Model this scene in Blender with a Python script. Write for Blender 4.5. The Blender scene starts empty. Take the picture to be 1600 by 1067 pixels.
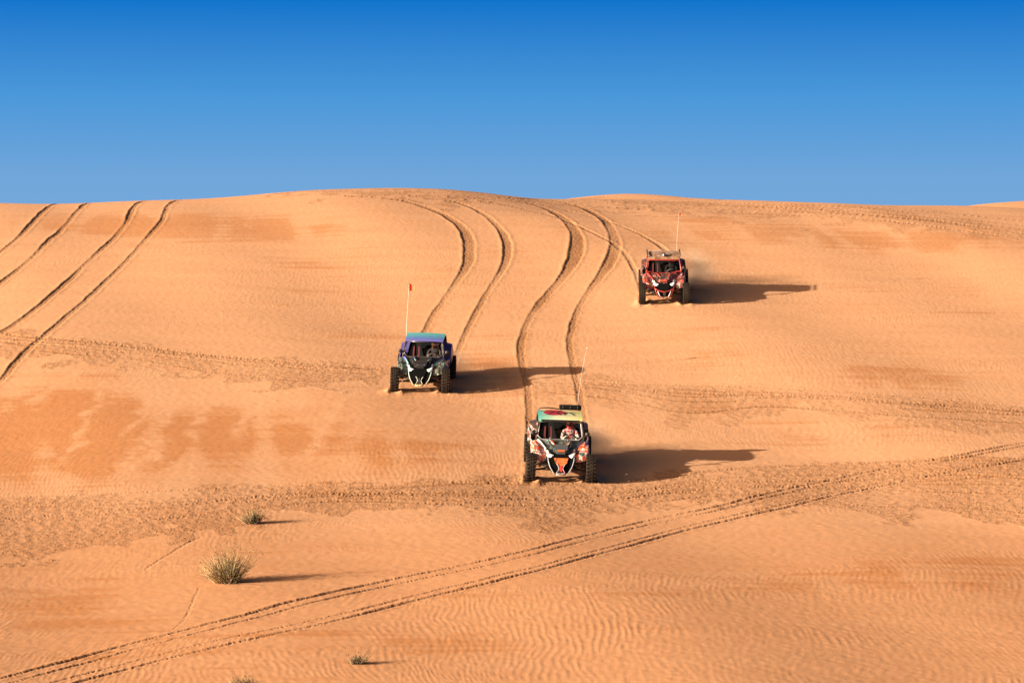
import bpy, math, random
import numpy as np
from mathutils import Vector, Matrix
rad = math.radians
scene = bpy.context.scene
col = scene.collection
random.seed(7); RNG = np.random.default_rng(11)

# ------------------------------------------------------------------ camera, sky, sun, exposure
CZ = 9.0; PITCH = -1.0; FPX = 4444.0            # eye height, pitch, focal length in photo pixels (1600 wide)
cam = bpy.data.objects.new('camera', bpy.data.cameras.new('camera')); col.objects.link(cam)
cam.location = (0, 0, CZ); cam.rotation_euler = (rad(90 + PITCH), 0, 0)
cam.data.sensor_width = 36; cam.data.lens = 100; cam.data.clip_start = .5; cam.data.clip_end = 20000
scene.camera = cam
SUN_EL = 13.2; SUN_AZ = 21.0                    # sun low on the left, a little behind the camera
sdir = Vector((-math.cos(rad(SUN_AZ)) * math.cos(rad(SUN_EL)), -math.sin(rad(SUN_AZ)) * math.cos(rad(SUN_EL)), math.sin(rad(SUN_EL))))
sl = bpy.data.lights.new('sun', 'SUN'); sl.energy = 5.0; sl.angle = rad(.5); sl.color = (1, .90, .76)
sun = bpy.data.objects.new('sun', sl); col.objects.link(sun)
sun.rotation_euler = sdir.to_track_quat('Z', 'Y').to_euler(); sun.location = (-60, -20, 40)
world = bpy.data.worlds.new('World'); scene.world = world; world.use_nodes = True
wn = world.node_tree.nodes; wl = world.node_tree.links; wn.clear()
wo = wn.new('ShaderNodeOutputWorld'); bg = wn.new('ShaderNodeBackground'); sky = wn.new('ShaderNodeTexSky')
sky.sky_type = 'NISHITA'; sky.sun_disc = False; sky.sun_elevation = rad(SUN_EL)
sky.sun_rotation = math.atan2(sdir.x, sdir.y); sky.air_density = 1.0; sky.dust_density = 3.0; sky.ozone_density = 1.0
EXPOSURE = 1.5
# clear desert sky: pale at the horizon, deepening quickly upwards; towards the low sun it turns into the bright warm sky of the Sky Texture
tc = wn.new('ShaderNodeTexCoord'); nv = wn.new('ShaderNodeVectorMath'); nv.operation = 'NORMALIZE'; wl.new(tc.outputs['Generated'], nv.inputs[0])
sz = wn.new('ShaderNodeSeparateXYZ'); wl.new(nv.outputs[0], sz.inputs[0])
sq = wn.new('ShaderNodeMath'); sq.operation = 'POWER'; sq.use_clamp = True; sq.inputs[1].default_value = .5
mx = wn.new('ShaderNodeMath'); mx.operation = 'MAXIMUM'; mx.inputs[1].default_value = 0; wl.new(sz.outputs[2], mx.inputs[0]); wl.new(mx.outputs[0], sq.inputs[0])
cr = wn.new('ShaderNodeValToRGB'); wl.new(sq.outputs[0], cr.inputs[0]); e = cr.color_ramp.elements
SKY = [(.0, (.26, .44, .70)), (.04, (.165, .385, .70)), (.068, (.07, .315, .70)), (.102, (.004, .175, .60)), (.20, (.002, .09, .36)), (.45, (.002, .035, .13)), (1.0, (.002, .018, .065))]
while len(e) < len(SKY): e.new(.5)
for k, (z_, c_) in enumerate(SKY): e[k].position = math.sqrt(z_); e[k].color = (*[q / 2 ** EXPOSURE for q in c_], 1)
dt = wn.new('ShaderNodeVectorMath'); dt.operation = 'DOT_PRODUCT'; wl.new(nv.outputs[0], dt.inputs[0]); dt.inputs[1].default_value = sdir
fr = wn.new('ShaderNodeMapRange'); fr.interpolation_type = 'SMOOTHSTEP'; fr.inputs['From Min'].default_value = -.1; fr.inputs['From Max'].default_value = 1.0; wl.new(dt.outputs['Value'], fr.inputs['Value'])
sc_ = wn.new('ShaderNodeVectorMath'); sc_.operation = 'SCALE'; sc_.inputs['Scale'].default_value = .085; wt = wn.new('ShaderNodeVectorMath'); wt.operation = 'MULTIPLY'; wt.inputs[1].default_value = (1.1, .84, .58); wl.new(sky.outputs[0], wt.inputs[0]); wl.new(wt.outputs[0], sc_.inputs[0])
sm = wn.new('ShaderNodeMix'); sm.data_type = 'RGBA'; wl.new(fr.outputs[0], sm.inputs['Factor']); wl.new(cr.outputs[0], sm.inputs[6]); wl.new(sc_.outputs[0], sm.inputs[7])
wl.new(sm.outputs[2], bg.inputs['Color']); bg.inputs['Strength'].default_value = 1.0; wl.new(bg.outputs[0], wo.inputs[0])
vs = scene.view_settings; vs.view_transform = 'Standard'; vs.look = 'None'; vs.exposure = EXPOSURE; vs.gamma = 1; vs.use_curve_mapping = False
scene.render.engine = 'CYCLES'; scene.cycles.max_bounces = 6

# ------------------------------------------------------------------ helpers
def tag(o, label=None, cat=None, group=None, kind=None):
    if label: o['label'] = label
    if cat: o['category'] = cat
    if group: o['group'] = group
    if kind: o['kind'] = kind
    return o
def mat(name, c, rough=.6, metal=0, dust=0.0, coat=0, spec=.5):
    m = bpy.data.materials.new(name); m.use_nodes = True; nt = m.node_tree; p = nt.nodes['Principled BSDF']
    p.inputs['Roughness'].default_value = rough; p.inputs['Metallic'].default_value = metal
    p.inputs['Coat Weight'].default_value = coat; p.inputs['Specular IOR Level'].default_value = spec
    p.inputs['Base Color'].default_value = (*c, 1)
    if dust > 0:
        dustify(m, None, dust)
    return m
def dustify(m, colsock, dust):
    """lay a film of sand dust over a paint colour"""
    nt = m.node_tree; p = nt.nodes['Principled BSDF']; N = nt.nodes.new; L = nt.links.new
    t = N('ShaderNodeTexCoord'); n = N('ShaderNodeTexNoise'); n.inputs['Scale'].default_value = 7; n.inputs['Detail'].default_value = 6
    L(t.outputs['Object'], n.inputs['Vector'])
    r = N('ShaderNodeMapRange'); r.inputs['From Min'].default_value = .35; r.inputs['From Max'].default_value = .75
    r.inputs['To Min'].default_value = dust * .35; r.inputs['To Max'].default_value = dust
    L(n.outputs['Fac'], r.inputs['Value'])
    x = N('ShaderNodeMix'); x.data_type = 'RGBA'; L(r.outputs[0], x.inputs['Factor'])
    if colsock is None: x.inputs[6].default_value = p.inputs['Base Color'].default_value
    else: L(colsock, x.inputs[6])
    x.inputs[7].default_value = (.42, .25, .13, 1)
    L(x.outputs[2], p.inputs['Base Color'])
def ramp_mat(name, kind, stops, scale=1.0, axis=1, rough=.45, dust=.15, coat=.12, interp='CONSTANT', seed=0.0, lo=0, hi=1):
    """livery: 'noise' = printed camouflage of flat colours; 'axis' = colour fade along an object axis"""
    m = bpy.data.materials.new(name); m.use_nodes = True; nt = m.node_tree; p = nt.nodes['Principled BSDF']; N = nt.nodes.new; L = nt.links.new
    p.inputs['Roughness'].default_value = rough; p.inputs['Coat Weight'].default_value = coat
    t = N('ShaderNodeTexCoord'); cr = N('ShaderNodeValToRGB'); cr.color_ramp.interpolation = interp
    e = cr.color_ramp.elements
    while len(e) < len(stops): e.new(.5)
    for k, (pos, c) in enumerate(stops): e[k].position = pos; e[k].color = (*c, 1)
    if kind == 'noise':
        mpn = N('ShaderNodeMapping'); mpn.inputs['Location'].default_value = (seed, seed * 1.7, seed * .6); mpn.inputs['Scale'].default_value = (1, .5, 1)
        L(t.outputs['Object'], mpn.inputs['Vector'])
        n = N('ShaderNodeTexNoise'); n.inputs['Scale'].default_value = scale; n.inputs['Detail'].default_value = 1.5; n.inputs['Distortion'].default_value = 1.2
        L(mpn.outputs[0], n.inputs['Vector']); L(n.outputs['Fac'], cr.inputs['Fac'])
    else:
        s = N('ShaderNodeSeparateXYZ'); L(t.outputs['Object'], s.inputs[0])
        r = N('ShaderNodeMapRange'); r.inputs['From Min'].default_value = lo; r.inputs['From Max'].default_value = hi
        L(s.outputs[axis], r.inputs['Value']); L(r.outputs[0], cr.inputs['Fac'])
    dustify(m, cr.outputs['Color'], dust)
    return m
class MB:
    """collects shapes into one mesh"""
    def __init__(s): s.v = []; s.f = []; s.sm = []; s.mi = []
    def add(s, vs, fs, smooth=False, mi=0):
        o = len(s.v); s.v += [tuple(v) for v in vs]
        for f in fs: s.f.append(tuple(i + o for i in f)); s.sm.append(smooth); s.mi.append(mi)
        return s
    def box(s, c, d, rot=None, mi=0, bev=.0):
        hx, hy, hz = d[0] / 2, d[1] / 2, d[2] / 2
        b = min(bev, hx * .9, hy * .9, hz * .9)
        if b <= 0:
            vs = [Vector((x, y, z)) for x in (-hx, hx) for y in (-hy, hy) for z in (-hz, hz)]
            fs = [(0, 1, 3, 2), (4, 6, 7, 5), (0, 4, 5, 1), (2, 3, 7, 6), (0, 2, 6, 4), (1, 5, 7, 3)]
        else:                                           # chamfered along the vertical and top/bottom edges
            def ring(ix, iy, z): return [(-hx + ix, -hy + iy + b, z), (-hx + ix, hy - iy - b, z), (-hx + ix + b, hy - iy, z), (hx - ix - b, hy - iy, z), (hx - ix, hy - iy - b, z), (hx - ix, -hy + iy + b, z), (hx - ix - b, -hy + iy, z), (-hx + ix + b, -hy + iy, z)]
            rings = [ring(b, b, -hz), ring(0, 0, -hz + b), ring(0, 0, hz - b), ring(b, b, hz)]
            vs = [Vector(p) for r in rings for p in r]; fs = [tuple(range(8)), tuple(range(31, 23, -1))]
            for k in range(3):
                for i in range(8):
                    j = (i + 1) % 8; fs.append((k * 8 + i, k * 8 + 8 + i, k * 8 + 8 + j, k * 8 + j))
        if rot is not None: vs = [rot @ v for v in vs]
        return s.add([v + Vector(c) for v in vs], fs, False, mi)
    def tube(s, pts, r, n=8, closed=False, mi=0, rr=None):
        pts = [Vector(p) for p in pts]; m = len(pts); base = len(s.v); vs = []; fs = []; prev = None
        for i, p in enumerate(pts):
            a = pts[i - 1] if (i > 0 or closed) else p; b = pts[(i + 1) % m] if (i < m - 1 or closed) else p
            t = (b - a).normalized()
            u = prev - t * prev.dot(t) if prev is not None else t.orthogonal()
            if u.length < 1e-6: u = t.orthogonal()
            u.normalize(); prev = u; w = t.cross(u); R = rr[i] if rr else r
            vs += [p + (u * math.cos(2 * math.pi * k / n) + w * math.sin(2 * math.pi * k / n)) * R for k in range(n)]
        for i in range(m if closed else m - 1):
            for k in range(n):
                j = (i + 1) % m; fs.append((i * n + k, i * n + (k + 1) % n, j * n + (k + 1) % n, j * n + k))
        if not closed: fs += [tuple(range(n - 1, -1, -1)), tuple((m - 1) * n + k for k in range(n))]
        return s.add(vs, fs, True, mi)
    def loft(s, rings, closed=True, cap=True, smooth=False, mi=0):
        n = len(rings[0]); vs = [p for r in rings for p in r]; fs = []
        for i in range(len(rings) - 1):
            for k in range(n if closed else n - 1):
                fs.append((i * n + k, i * n + (k + 1) % n, (i + 1) * n + (k + 1) % n, (i + 1) * n + k))
        if cap and closed: fs += [tuple(range(n - 1, -1, -1)), tuple((len(rings) - 1) * n + k for k in range(n))]
        return s.add(vs, fs, smooth, mi)
    def plate(s, pts, th, mi=0):
        """a polygon (any plane) given thickness along its normal"""
        P = [Vector(p) for p in pts]; nrm = Vector((0, 0, 0))
        for i in range(len(P)): nrm += (P[i] - P[0]).cross(P[(i + 1) % len(P)] - P[0])
        nrm.normalize(); return s.loft([[p - nrm * th / 2 for p in P], [p + nrm * th / 2 for p in P]], mi=mi)
    def ell(s, c, r, nu=14, nv=9, mi=0, rot=None):
        vs = []; fs = []
        for i in range(nv + 1):
            a = math.pi * i / nv
            for k in range(nu):
                b = 2 * math.pi * k / nu; p = Vector((r[0] * math.sin(a) * math.cos(b), r[1] * math.sin(a) * math.sin(b), r[2] * math.cos(a)))
                vs.append((rot @ p if rot is not None else p) + Vector(c))
        for i in range(nv):
            for k in range(nu): fs.append((i * nu + k, (i + 1) * nu + k, (i + 1) * nu + (k + 1) % nu, i * nu + (k + 1) % nu))
        return s.add(vs, fs, True, mi)
    def build(s, name, mats, parent=None):
        me = bpy.data.meshes.new(name); me.from_pydata(s.v, [], s.f); me.update()
        me.polygons.foreach_set('use_smooth', s.sm); me.polygons.foreach_set('material_index', s.mi)
        for m in (mats if isinstance(mats, (list, tuple)) else [mats]): me.materials.append(m)
        o = bpy.data.objects.new(name, me); col.objects.link(o)
        if parent: o.parent = parent
        return o
def smoothstep(a, b, x):
    t = np.clip((x - a) / (b - a + 1e-12), 0, 1); return t * t * (3 - 2 * t)

# ------------------------------------------------------------------ the dune: smooth height function
_py = np.arange(-300, 1200, .25)
_pz = np.interp(_py, [-300, -60, -15, 0, 8, 20, 34, 46, 52, 62, 75, 87.75, 103, 114, 122, 134, 141, 150, 165, 200, 260, 400, 1200],
                [-6, -3, -1.9, -1.7, -2.4, -5.2, -7.2, -7.5, -7.17, -6.28, -5.06, -3.09, -.41, 1.93, 3.38, 4.52, 4.72, 4.6, 4.0, 1.6, -2.5, -7, -9])
_k = np.exp(-.5 * (np.arange(-40, 41) * .25 / 2.2) ** 2); _k /= _k.sum()
_pz = np.convolve(np.pad(_pz, 40, mode='edge'), _k, mode='valid') + CZ
# skyline of the near crest, in photo pixels -> metres of lift at 134 m
_cx = (np.array([-400, 0, 200, 350, 500, 620, 700, 850, 1000, 1250, 1600, 2000.]) - 800) / FPX * 134
_cv = np.array([326, 318, 312, 305, 298.5, 295.5, 300, 311, 316, 317, 322, 330.])
_lx = np.arange(-60, 60, .5); _lv = np.interp(_lx, _cx, (306 - _cv) * 134 / FPX)
_k2 = np.exp(-.5 * (np.arange(-8, 9) * .5 / 1.3) ** 2); _k2 /= _k2.sum(); _lv = np.convolve(np.pad(_lv, 8, mode='edge'), _k2, mode='valid')
def base_z(x, y):
    z = np.interp(y, _py, _pz) + np.interp(x, _lx, _lv) * smoothstep(100, 132, y) * (1 - smoothstep(170, 230, y))
    z = z + 1.55 * np.exp(-.5 * (((x - 6.5) / 5.0) ** 2 + ((y - 162) / 9.) ** 2))
    z = z + 6.75 * np.exp(-.5 * (((x - 40) / 14.) ** 2 + ((y - 220) / 24.) ** 2))
    z = z + .07 * np.sin(x * .31 + y * .11 + 1) + .06 * np.sin(x * .17 - y * .23 + 2.1) + .03 * np.sin(x * .8 + y * .21)
    far = smoothstep(230, 420, np.hypot(x, y)) ; z = z + far * (3.0 * np.sin(x * .011 + 1.3) * np.sin(y * .013 + .4))
    return z
def project(x, y, z):
    p = rad(PITCH); f = y * math.cos(p) + (z - CZ) * math.sin(p); up = -y * math.sin(p) + (z - CZ) * math.cos(p)
    f = np.maximum(f, 1.0)
    return 800 + FPX * x / f, 533.5 - FPX * up / f
_ys = np.arange(40, 150, .05)
def ground_at(u, v):
    """the point of the dune seen at photo pixel (u, v)"""
    p = rad(PITCH); a = (u - 800) / FPX; b = (533.5 - v) / FPX
    dy = math.cos(p) - b * math.sin(p); dz = math.sin(p) + b * math.cos(p)
    t = _ys / dy; h = base_z(a * t, _ys) - (CZ + dz * t)
    k = np.argmax(h > 0) if (h > 0).any() else int(np.argmax(h))
    y = _ys[k]; x = a * y / dy
    return Vector((float(x), float(y), float(base_z(np.array(x), np.array(y)))))

# grid: fine where the camera looks, coarse out to the horizon
_yy = np.arange(44, 152, .02); _vv = project(np.zeros_like(_yy), _yy, base_z(np.zeros_like(_yy), _yy))[1]
_den = np.maximum(np.abs(np.gradient(_vv, _yy)) / .88, 1 / .33); _cum = np.concatenate([[0], np.cumsum(_den[:-1] * .02)])
_rows = np.interp(np.arange(0, int(_cum[-1])), _cum, _yy)
rows = np.concatenate([np.array([-300, -150, -80, -40, -20, -8, 0, 6, 12, 18, 24, 29, 33, 36, 38.5, 40.5, 42, 43.2]), _rows,
                       np.array([152.6, 154, 156, 158, 160, 162, 164, 167, 171, 176, 182, 190, 200, 210, 220, 230, 242, 256, 275, 300, 340, 400, 480, 600, 800, 1100, 1600, 2400, 4000, 7000])])
SP = .36 / 1180; ns = int(.205 / SP)
sc = np.arange(-ns, ns + 1) * SP
ext = .205 + np.cumsum(.004 * 1.25 ** np.arange(30)); ext = ext[ext < 12]
cols = np.concatenate([-ext[::-1], sc, ext])
W = np.maximum(rows, 30.0)
X = W[:, None] * cols[None, :]; Y = np.repeat(rows[:, None], len(cols), 1)
Z = base_z(X, Y); NR, NC = X.shape
U, V = project(X, Y, Z)
J0, J1 = 18, 18 + len(_rows)

# noise fields on a regular world grid, sampled at the vertices
def field(dx, dy, nx, ny, filt, seed):
    r = np.random.default_rng(seed).standard_normal((ny, nx)); F = np.fft.rfft2(r)
    ky = np.fft.fftfreq(ny, dy)[:, None]; kx = np.fft.rfftfreq(nx, dx)[None, :]
    h = np.fft.irfft2(F * filt(kx, ky), s=(ny, nx)); return (h / h.std()).astype(np.float32), dx, dy
def sample(fld, x, y):
    h, dx, dy = fld; ny, nx = h.shape; a = x / dx; b = y / dy; i = np.floor(a).astype(np.int64); j = np.floor(b).astype(np.int64); fa = a - i; fb = b - j
    i0 = i % nx; i1 = (i + 1) % nx; j0 = j % ny; j1 = (j + 1) % ny
    return (h[j0, i0] * (1 - fa) + h[j0, i1] * fa) * (1 - fb) + (h[j1, i0] * (1 - fa) + h[j1, i1] * fa) * fb
def gab(k0, sx, sy, tilt=0.0):
    return lambda kx, ky: np.exp(-.5 * (((kx - k0) / sx) ** 2 + ((ky - tilt * kx) / sy) ** 2))
def band(l0, l1): return lambda kx, ky: np.exp(-.5 * ((np.log(np.hypot(kx, ky) + 1e-6) - math.log(1 / math.sqrt(l0 * l1))) / math.log(l1 / l0) * 2) ** 2)
def low(lx, ly): return lambda kx, ky: np.exp(-.5 * (2 * math.pi) ** 2 * ((kx * lx) ** 2 + (ky * ly) ** 2))
rip_a = field(.025, .10, 2560, 1280, gab(1 / .145, 1.5, .75, .03), 1)
rip_b = field(.025, .10, 2560, 1280, gab(1 / .165, 1.4, .6, -.05), 2)
rip_c = field(.025, .10, 2560, 1280, gab(1 / .115, 1.9, 1.0, .06), 9)
chn = field(.02, .04, 3072, 3072, band(.06, .20), 3)
chn2 = field(.02, .04, 3072, 3072, band(.045, .11), 41)
lump = field(.06, .08, 1024, 1536, band(.25, .9), 4)
stria = field(.12, .06, 512, 2048, low(.75, .10), 31)
long_ = field(.12, .25, 512, 512, low(.5, 1.3), 33)
blot = field(.12, .25, 512, 512, low(1.1, .45), 5)
blot2 = field(.12, .25, 512, 512, low(1.7, 1.6), 6)
streak = field(.12, .5, 512, 256, lambda kx, ky: np.exp(-.5 * (2 * math.pi) ** 2 * ((kx * .3) ** 2 + ((ky - .1 * kx) * 2.5) ** 2)), 21)
edge = field(.06, .15, 1024, 1024, low(.22, .35), 8)
D = slice(J0 - 2, J1 + 2)
x = X[D]; y = Y[D]; u = U[D]; v = V[D]
wrp = sample(blot2, x + 7, y + 3) * .24 + sample(edge, x, y) * .03
nz = {k: sample(f, x + (wrp if k in ('ra', 'rb', 'rc') else 0), y) for k, f in dict(ra=rip_a, rb=rip_b, rc=rip_c, ch=chn, lu=lump, bl=blot, b2=blot2, ed=edge, st=streak, sr=stria, lg=long_, c2=chn2).items()}
H = np.zeros_like(x); CH = np.zeros_like(x); CC = np.zeros_like(x); TONE = np.zeros_like(x)

# churned bands where many wheels have passed: (top edge, bottom edge, strength) as photo-pixel polylines
def bandmask(top, bot, soft=7.0, wob=8.0):
    t = np.interp(u, [p[0] for p in top], [p[1] for p in top]); b = np.interp(u, [p[0] for p in bot], [p[1] for p in bot])
    e = nz['ed'] * wob
    m = smoothstep(t - soft, t + soft, v + e * .35) * (1 - smoothstep(b - soft, b + soft, v + e))
    lo, hi = top[0][0], top[-1][0]
    return m * smoothstep(lo - 12, lo + 12, u + e * 2) * (1 - smoothstep(hi - 12, hi + 12, u + e * 2))
BANDS = [
 ([(-260, 500), (0, 519), (156, 532), (312, 549), (500, 564), (600, 574)], [(-260, 545), (0, 555), (62, 563), (140, 575), (220, 568), (281, 585), (390, 600), (469, 606), (560, 601), (600, 592)], .9),
 ([(730, 596), (830, 588), (950, 590), (1000, 600), (1300, 612), (1600, 634), (1900, 650)], [(730, 612), (830, 622), (900, 628), (1000, 646), (1075, 664), (1150, 655), (1244, 640), (1300, 651), (1337, 662), (1412, 664), (1600, 674), (1900, 690)], .62),
 ([(-260, 782), (0, 778), (200, 769), (350, 758), (600, 757), (800, 749), (950, 752), (1100, 734), (1300, 722), (1400, 717), (1600, 717), (1900, 720)],
  [(-260, 880), (0, 880), (100, 880), (150, 862), (225, 842), (310, 832), (375, 822), (415, 806), (500, 796), (600, 800), (725, 810), (800, 818), (860, 838), (900, 820), (1000, 801), (1100, 791), (1235, 788), (1300, 800), (1375, 810), (1415, 812), (1500, 800), (1600, 820), (1900, 830)], 1.0),
 ([(870, 309), (1000, 313), (1150, 317), (1300, 322), (1400, 329), (1500, 341), (1600, 354), (1900, 380)], [(870, 318), (1000, 331), (1150, 338), (1300, 345), (1400, 354), (1500, 364), (1600, 378), (1900, 410)], .75),
 ([(360, 290), (700, 290), (870, 300)], [(360, 305), (500, 304), (640, 305), (720, 311), (870, 319)], .8),
]
for top, bot, st in BANDS:
    m = bandmask(top, bot); m = smoothstep(.12, .75, m + .22 * nz['lg'] * (m > .02) + .10 * nz['lu'] - .12); CH = np.maximum(CH, m * st * (.6 + .4 * np.clip(nz['lu'] * .6 + .5 + .4 * nz['lg'], 0, 1)))

CC = .55 * CH  # colour mask: churned sand plus shade painted into its tone
# tyre ruts: (photo-pixel polyline, half width m, depth m, churned sand and painted shade)
T = []
def rut(pts, w=.15, d=.07, c=.6, berm=.5, slide=0.0): T.append((pts, w, d, c, berm, slide))
rut([(100, 306), (86, 316), (56, 343), (41, 360), (19, 381), (0, 396), (-60, 440), (-130, 490)], .16, .062, .7)
rut([(150, 304), (137, 315), (116, 337), (103, 354), (72, 381), (47, 406), (0, 443), (-70, 492), (-150, 545)], .16, .062, .7)
rut([(240, 300), (226, 311), (206, 327), (203, 343), (181, 370), (147, 401), (116, 431), (84, 459), (47, 490), (9, 516), (-40, 545)], .17, .068, .75)
rut([(292, 300), (275, 310), (259, 327), (255, 345), (231, 371), (203, 404), (166, 440), (134, 470), (103, 496), (72, 524), (47, 543), (22, 571), (0, 596), (-60, 650)], .17, .068, .75)
rut([(540, 306), (586, 309), (627, 313), (662, 323), (697, 337), (723, 356), (734, 376), (734, 398), (728, 420), (710, 446), (691, 474), (675, 497), (664, 517), (645, 550), (630, 580), (616, 613)], .15, .07, .7, .5, 0.12)
rut([(640, 309), (698, 313), (729, 321), (758, 336), (780, 355), (793, 379), (793, 401), (784, 423), (764, 455), (745, 487), (729, 519), (720, 541), (710, 564), (702, 588), (696, 612)], .14, .07, .65, .5, 0.07)
rut([(700, 308), (787, 314), (835, 320), (873, 336), (895, 355), (903, 376), (900, 398), (889, 420), (866, 449), (844, 474), (825, 503), (816, 529), (814, 551), (819, 576), (823, 599), (827, 620), (829, 680), (829, 752)], .17, .08, .85, .5, 0.16)
rut([(780, 309), (854, 313), (898, 321), (930, 334), (952, 353), (962, 376), (959, 398), (946, 420), (924, 452), (905, 481), (895, 509), (890, 532), (892, 554), (898, 583), (905, 611), (912, 650), (919, 700), (921, 750)], .16, .08, .85, .5, 0.14)
rut([(640, 306), (698, 309), (771, 317), (819, 327), (876, 342), (921, 361), (956, 379), (978, 398), (992, 420), (1000, 441), (1006, 474)], .15, .06, .6)
rut([(790, 311), (876, 327), (914, 337), (946, 345), (978, 357), (1002, 366), (1022, 379), (1040, 391), (1062, 430), (1070, 473)], .15, .06, .6)
# the long diagonal pair in the foreground
UP = [(-220, 1112), (0, 1060), (250, 995), (500, 930), (800, 866), (975, 822), (1125, 790), (1250, 760), (1400, 730), (1600, 692), (1850, 645)]
LO = [(-60, 1112), (130, 1065), (300, 1020), (500, 975), (800, 902), (950, 862), (1100, 822), (1235, 792), (1325, 770), (1450, 745), (1600, 719), (1850, 675)]
def shift(P_, a, b): return [(p[0], p[1] + a + b * (p[1] - 700) / 360) for p in P_]
rut(UP, .10, .066, .5, .6); rut(shift(UP, 5, 6), .075, .05, .5, .4); rut(LO, .10, .066, .5, .6); rut(shift(LO, -4, -6), .075, .04, .45, .4)
# lines along the bands
rut([(-200, 768), (0, 777), (200, 770), (420, 760), (600, 758), (800, 751), (950, 755)], .12, .05, .5)
rut([(-200, 800), (0, 792), (200, 788), (420, 776), (640, 770), (820, 768), (1000, 768), (1200, 770), (1400, 755), (1700, 735)], .14, .05, .7)
rut([(-200, 512), (0, 523), (156, 536), (312, 553), (500, 569), (600, 578)], .13, .06, .5)
rut([(-200, 522), (0, 533), (156, 546), (312, 562), (500, 577), (600, 585)], .13, .06, .5)
rut([(900, 595), (1000, 600), (1200, 606), (1400, 618), (1600, 636), (1800, 650)], .13, .05, .5)
rut([(880, 312), (1000, 317), (1150, 321), (1262, 327), (1375, 333), (1487, 348), (1600, 366), (1800, 395)], .15, .07, .6)
rut([(900, 320), (1000, 327), (1150, 331), (1262, 337), (1375, 344), (1487, 358), (1600, 374), (1800, 400)], .15, .07, .6)
rut([(860, 307), (1000, 311), (1200, 317), (1400, 327), (1600, 346), (1800, 370)], .13, .05, .5)
# little slip-face lips
rut([(225, 892), (245, 878), (270, 862), (300, 845), (318, 838)], .05, .022, .1, .0)
rut([(312, 915), (305, 930), (296, 955), (282, 975), (262, 988)], .05, .022, .1, .0)
def catmull(P, step):
    P = [np.array(p, float) for p in P]; P = [2 * P[0] - P[1]] + P + [2 * P[-1] - P[-2]]; out = []
    for i in range(1, len(P) - 2):
        a, b, c, d = P[i - 1:i + 3]; n = max(2, int(np.linalg.norm(c - b) / step))
        for t in np.arange(n) / n: out.append(.5 * (2 * b + (c - a) * t + (2 * a - 5 * b + 4 * c - d) * t * t + (3 * b - a - 3 * c + d) * t ** 3))
    out.append(P[-2]); return np.array(out)
yrow = rows[D]
rrs = random.Random(5)
for bi, (n_, dmax) in zip((0, 1, 2, 3, 4), ((7, .05), (7, .04), (11, .045), (7, .05), (3, .04))):   # many more faint passes along each churned band
    top, bot, _ = BANDS[bi]; lo, hi = top[0][0], top[-1][0]
    for k in range(n_):
        a_ = rrs.uniform(lo, lo + (hi - lo) * .6); b_ = min(hi, a_ + rrs.uniform(.25, .9) * (hi - lo)); f0 = rrs.uniform(.05, .75); f1 = f0 + rrs.uniform(-.25, .25); pl = []
        for t_ in np.linspace(0, 1, 9):
            uu_ = a_ + (b_ - a_) * t_; tt = np.interp(uu_, [p[0] for p in top], [p[1] for p in top]); bb = np.interp(uu_, [p[0] for p in bot], [p[1] for p in bot])
            pl.append((uu_, tt + (bb - tt) * min(.9, max(.02, f0 + (f1 - f0) * t_ + rrs.gauss(0, .025)))))
        rut(pl, rrs.uniform(.08, .13), rrs.uniform(.4, 1) * dmax, .75, .7)
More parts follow.
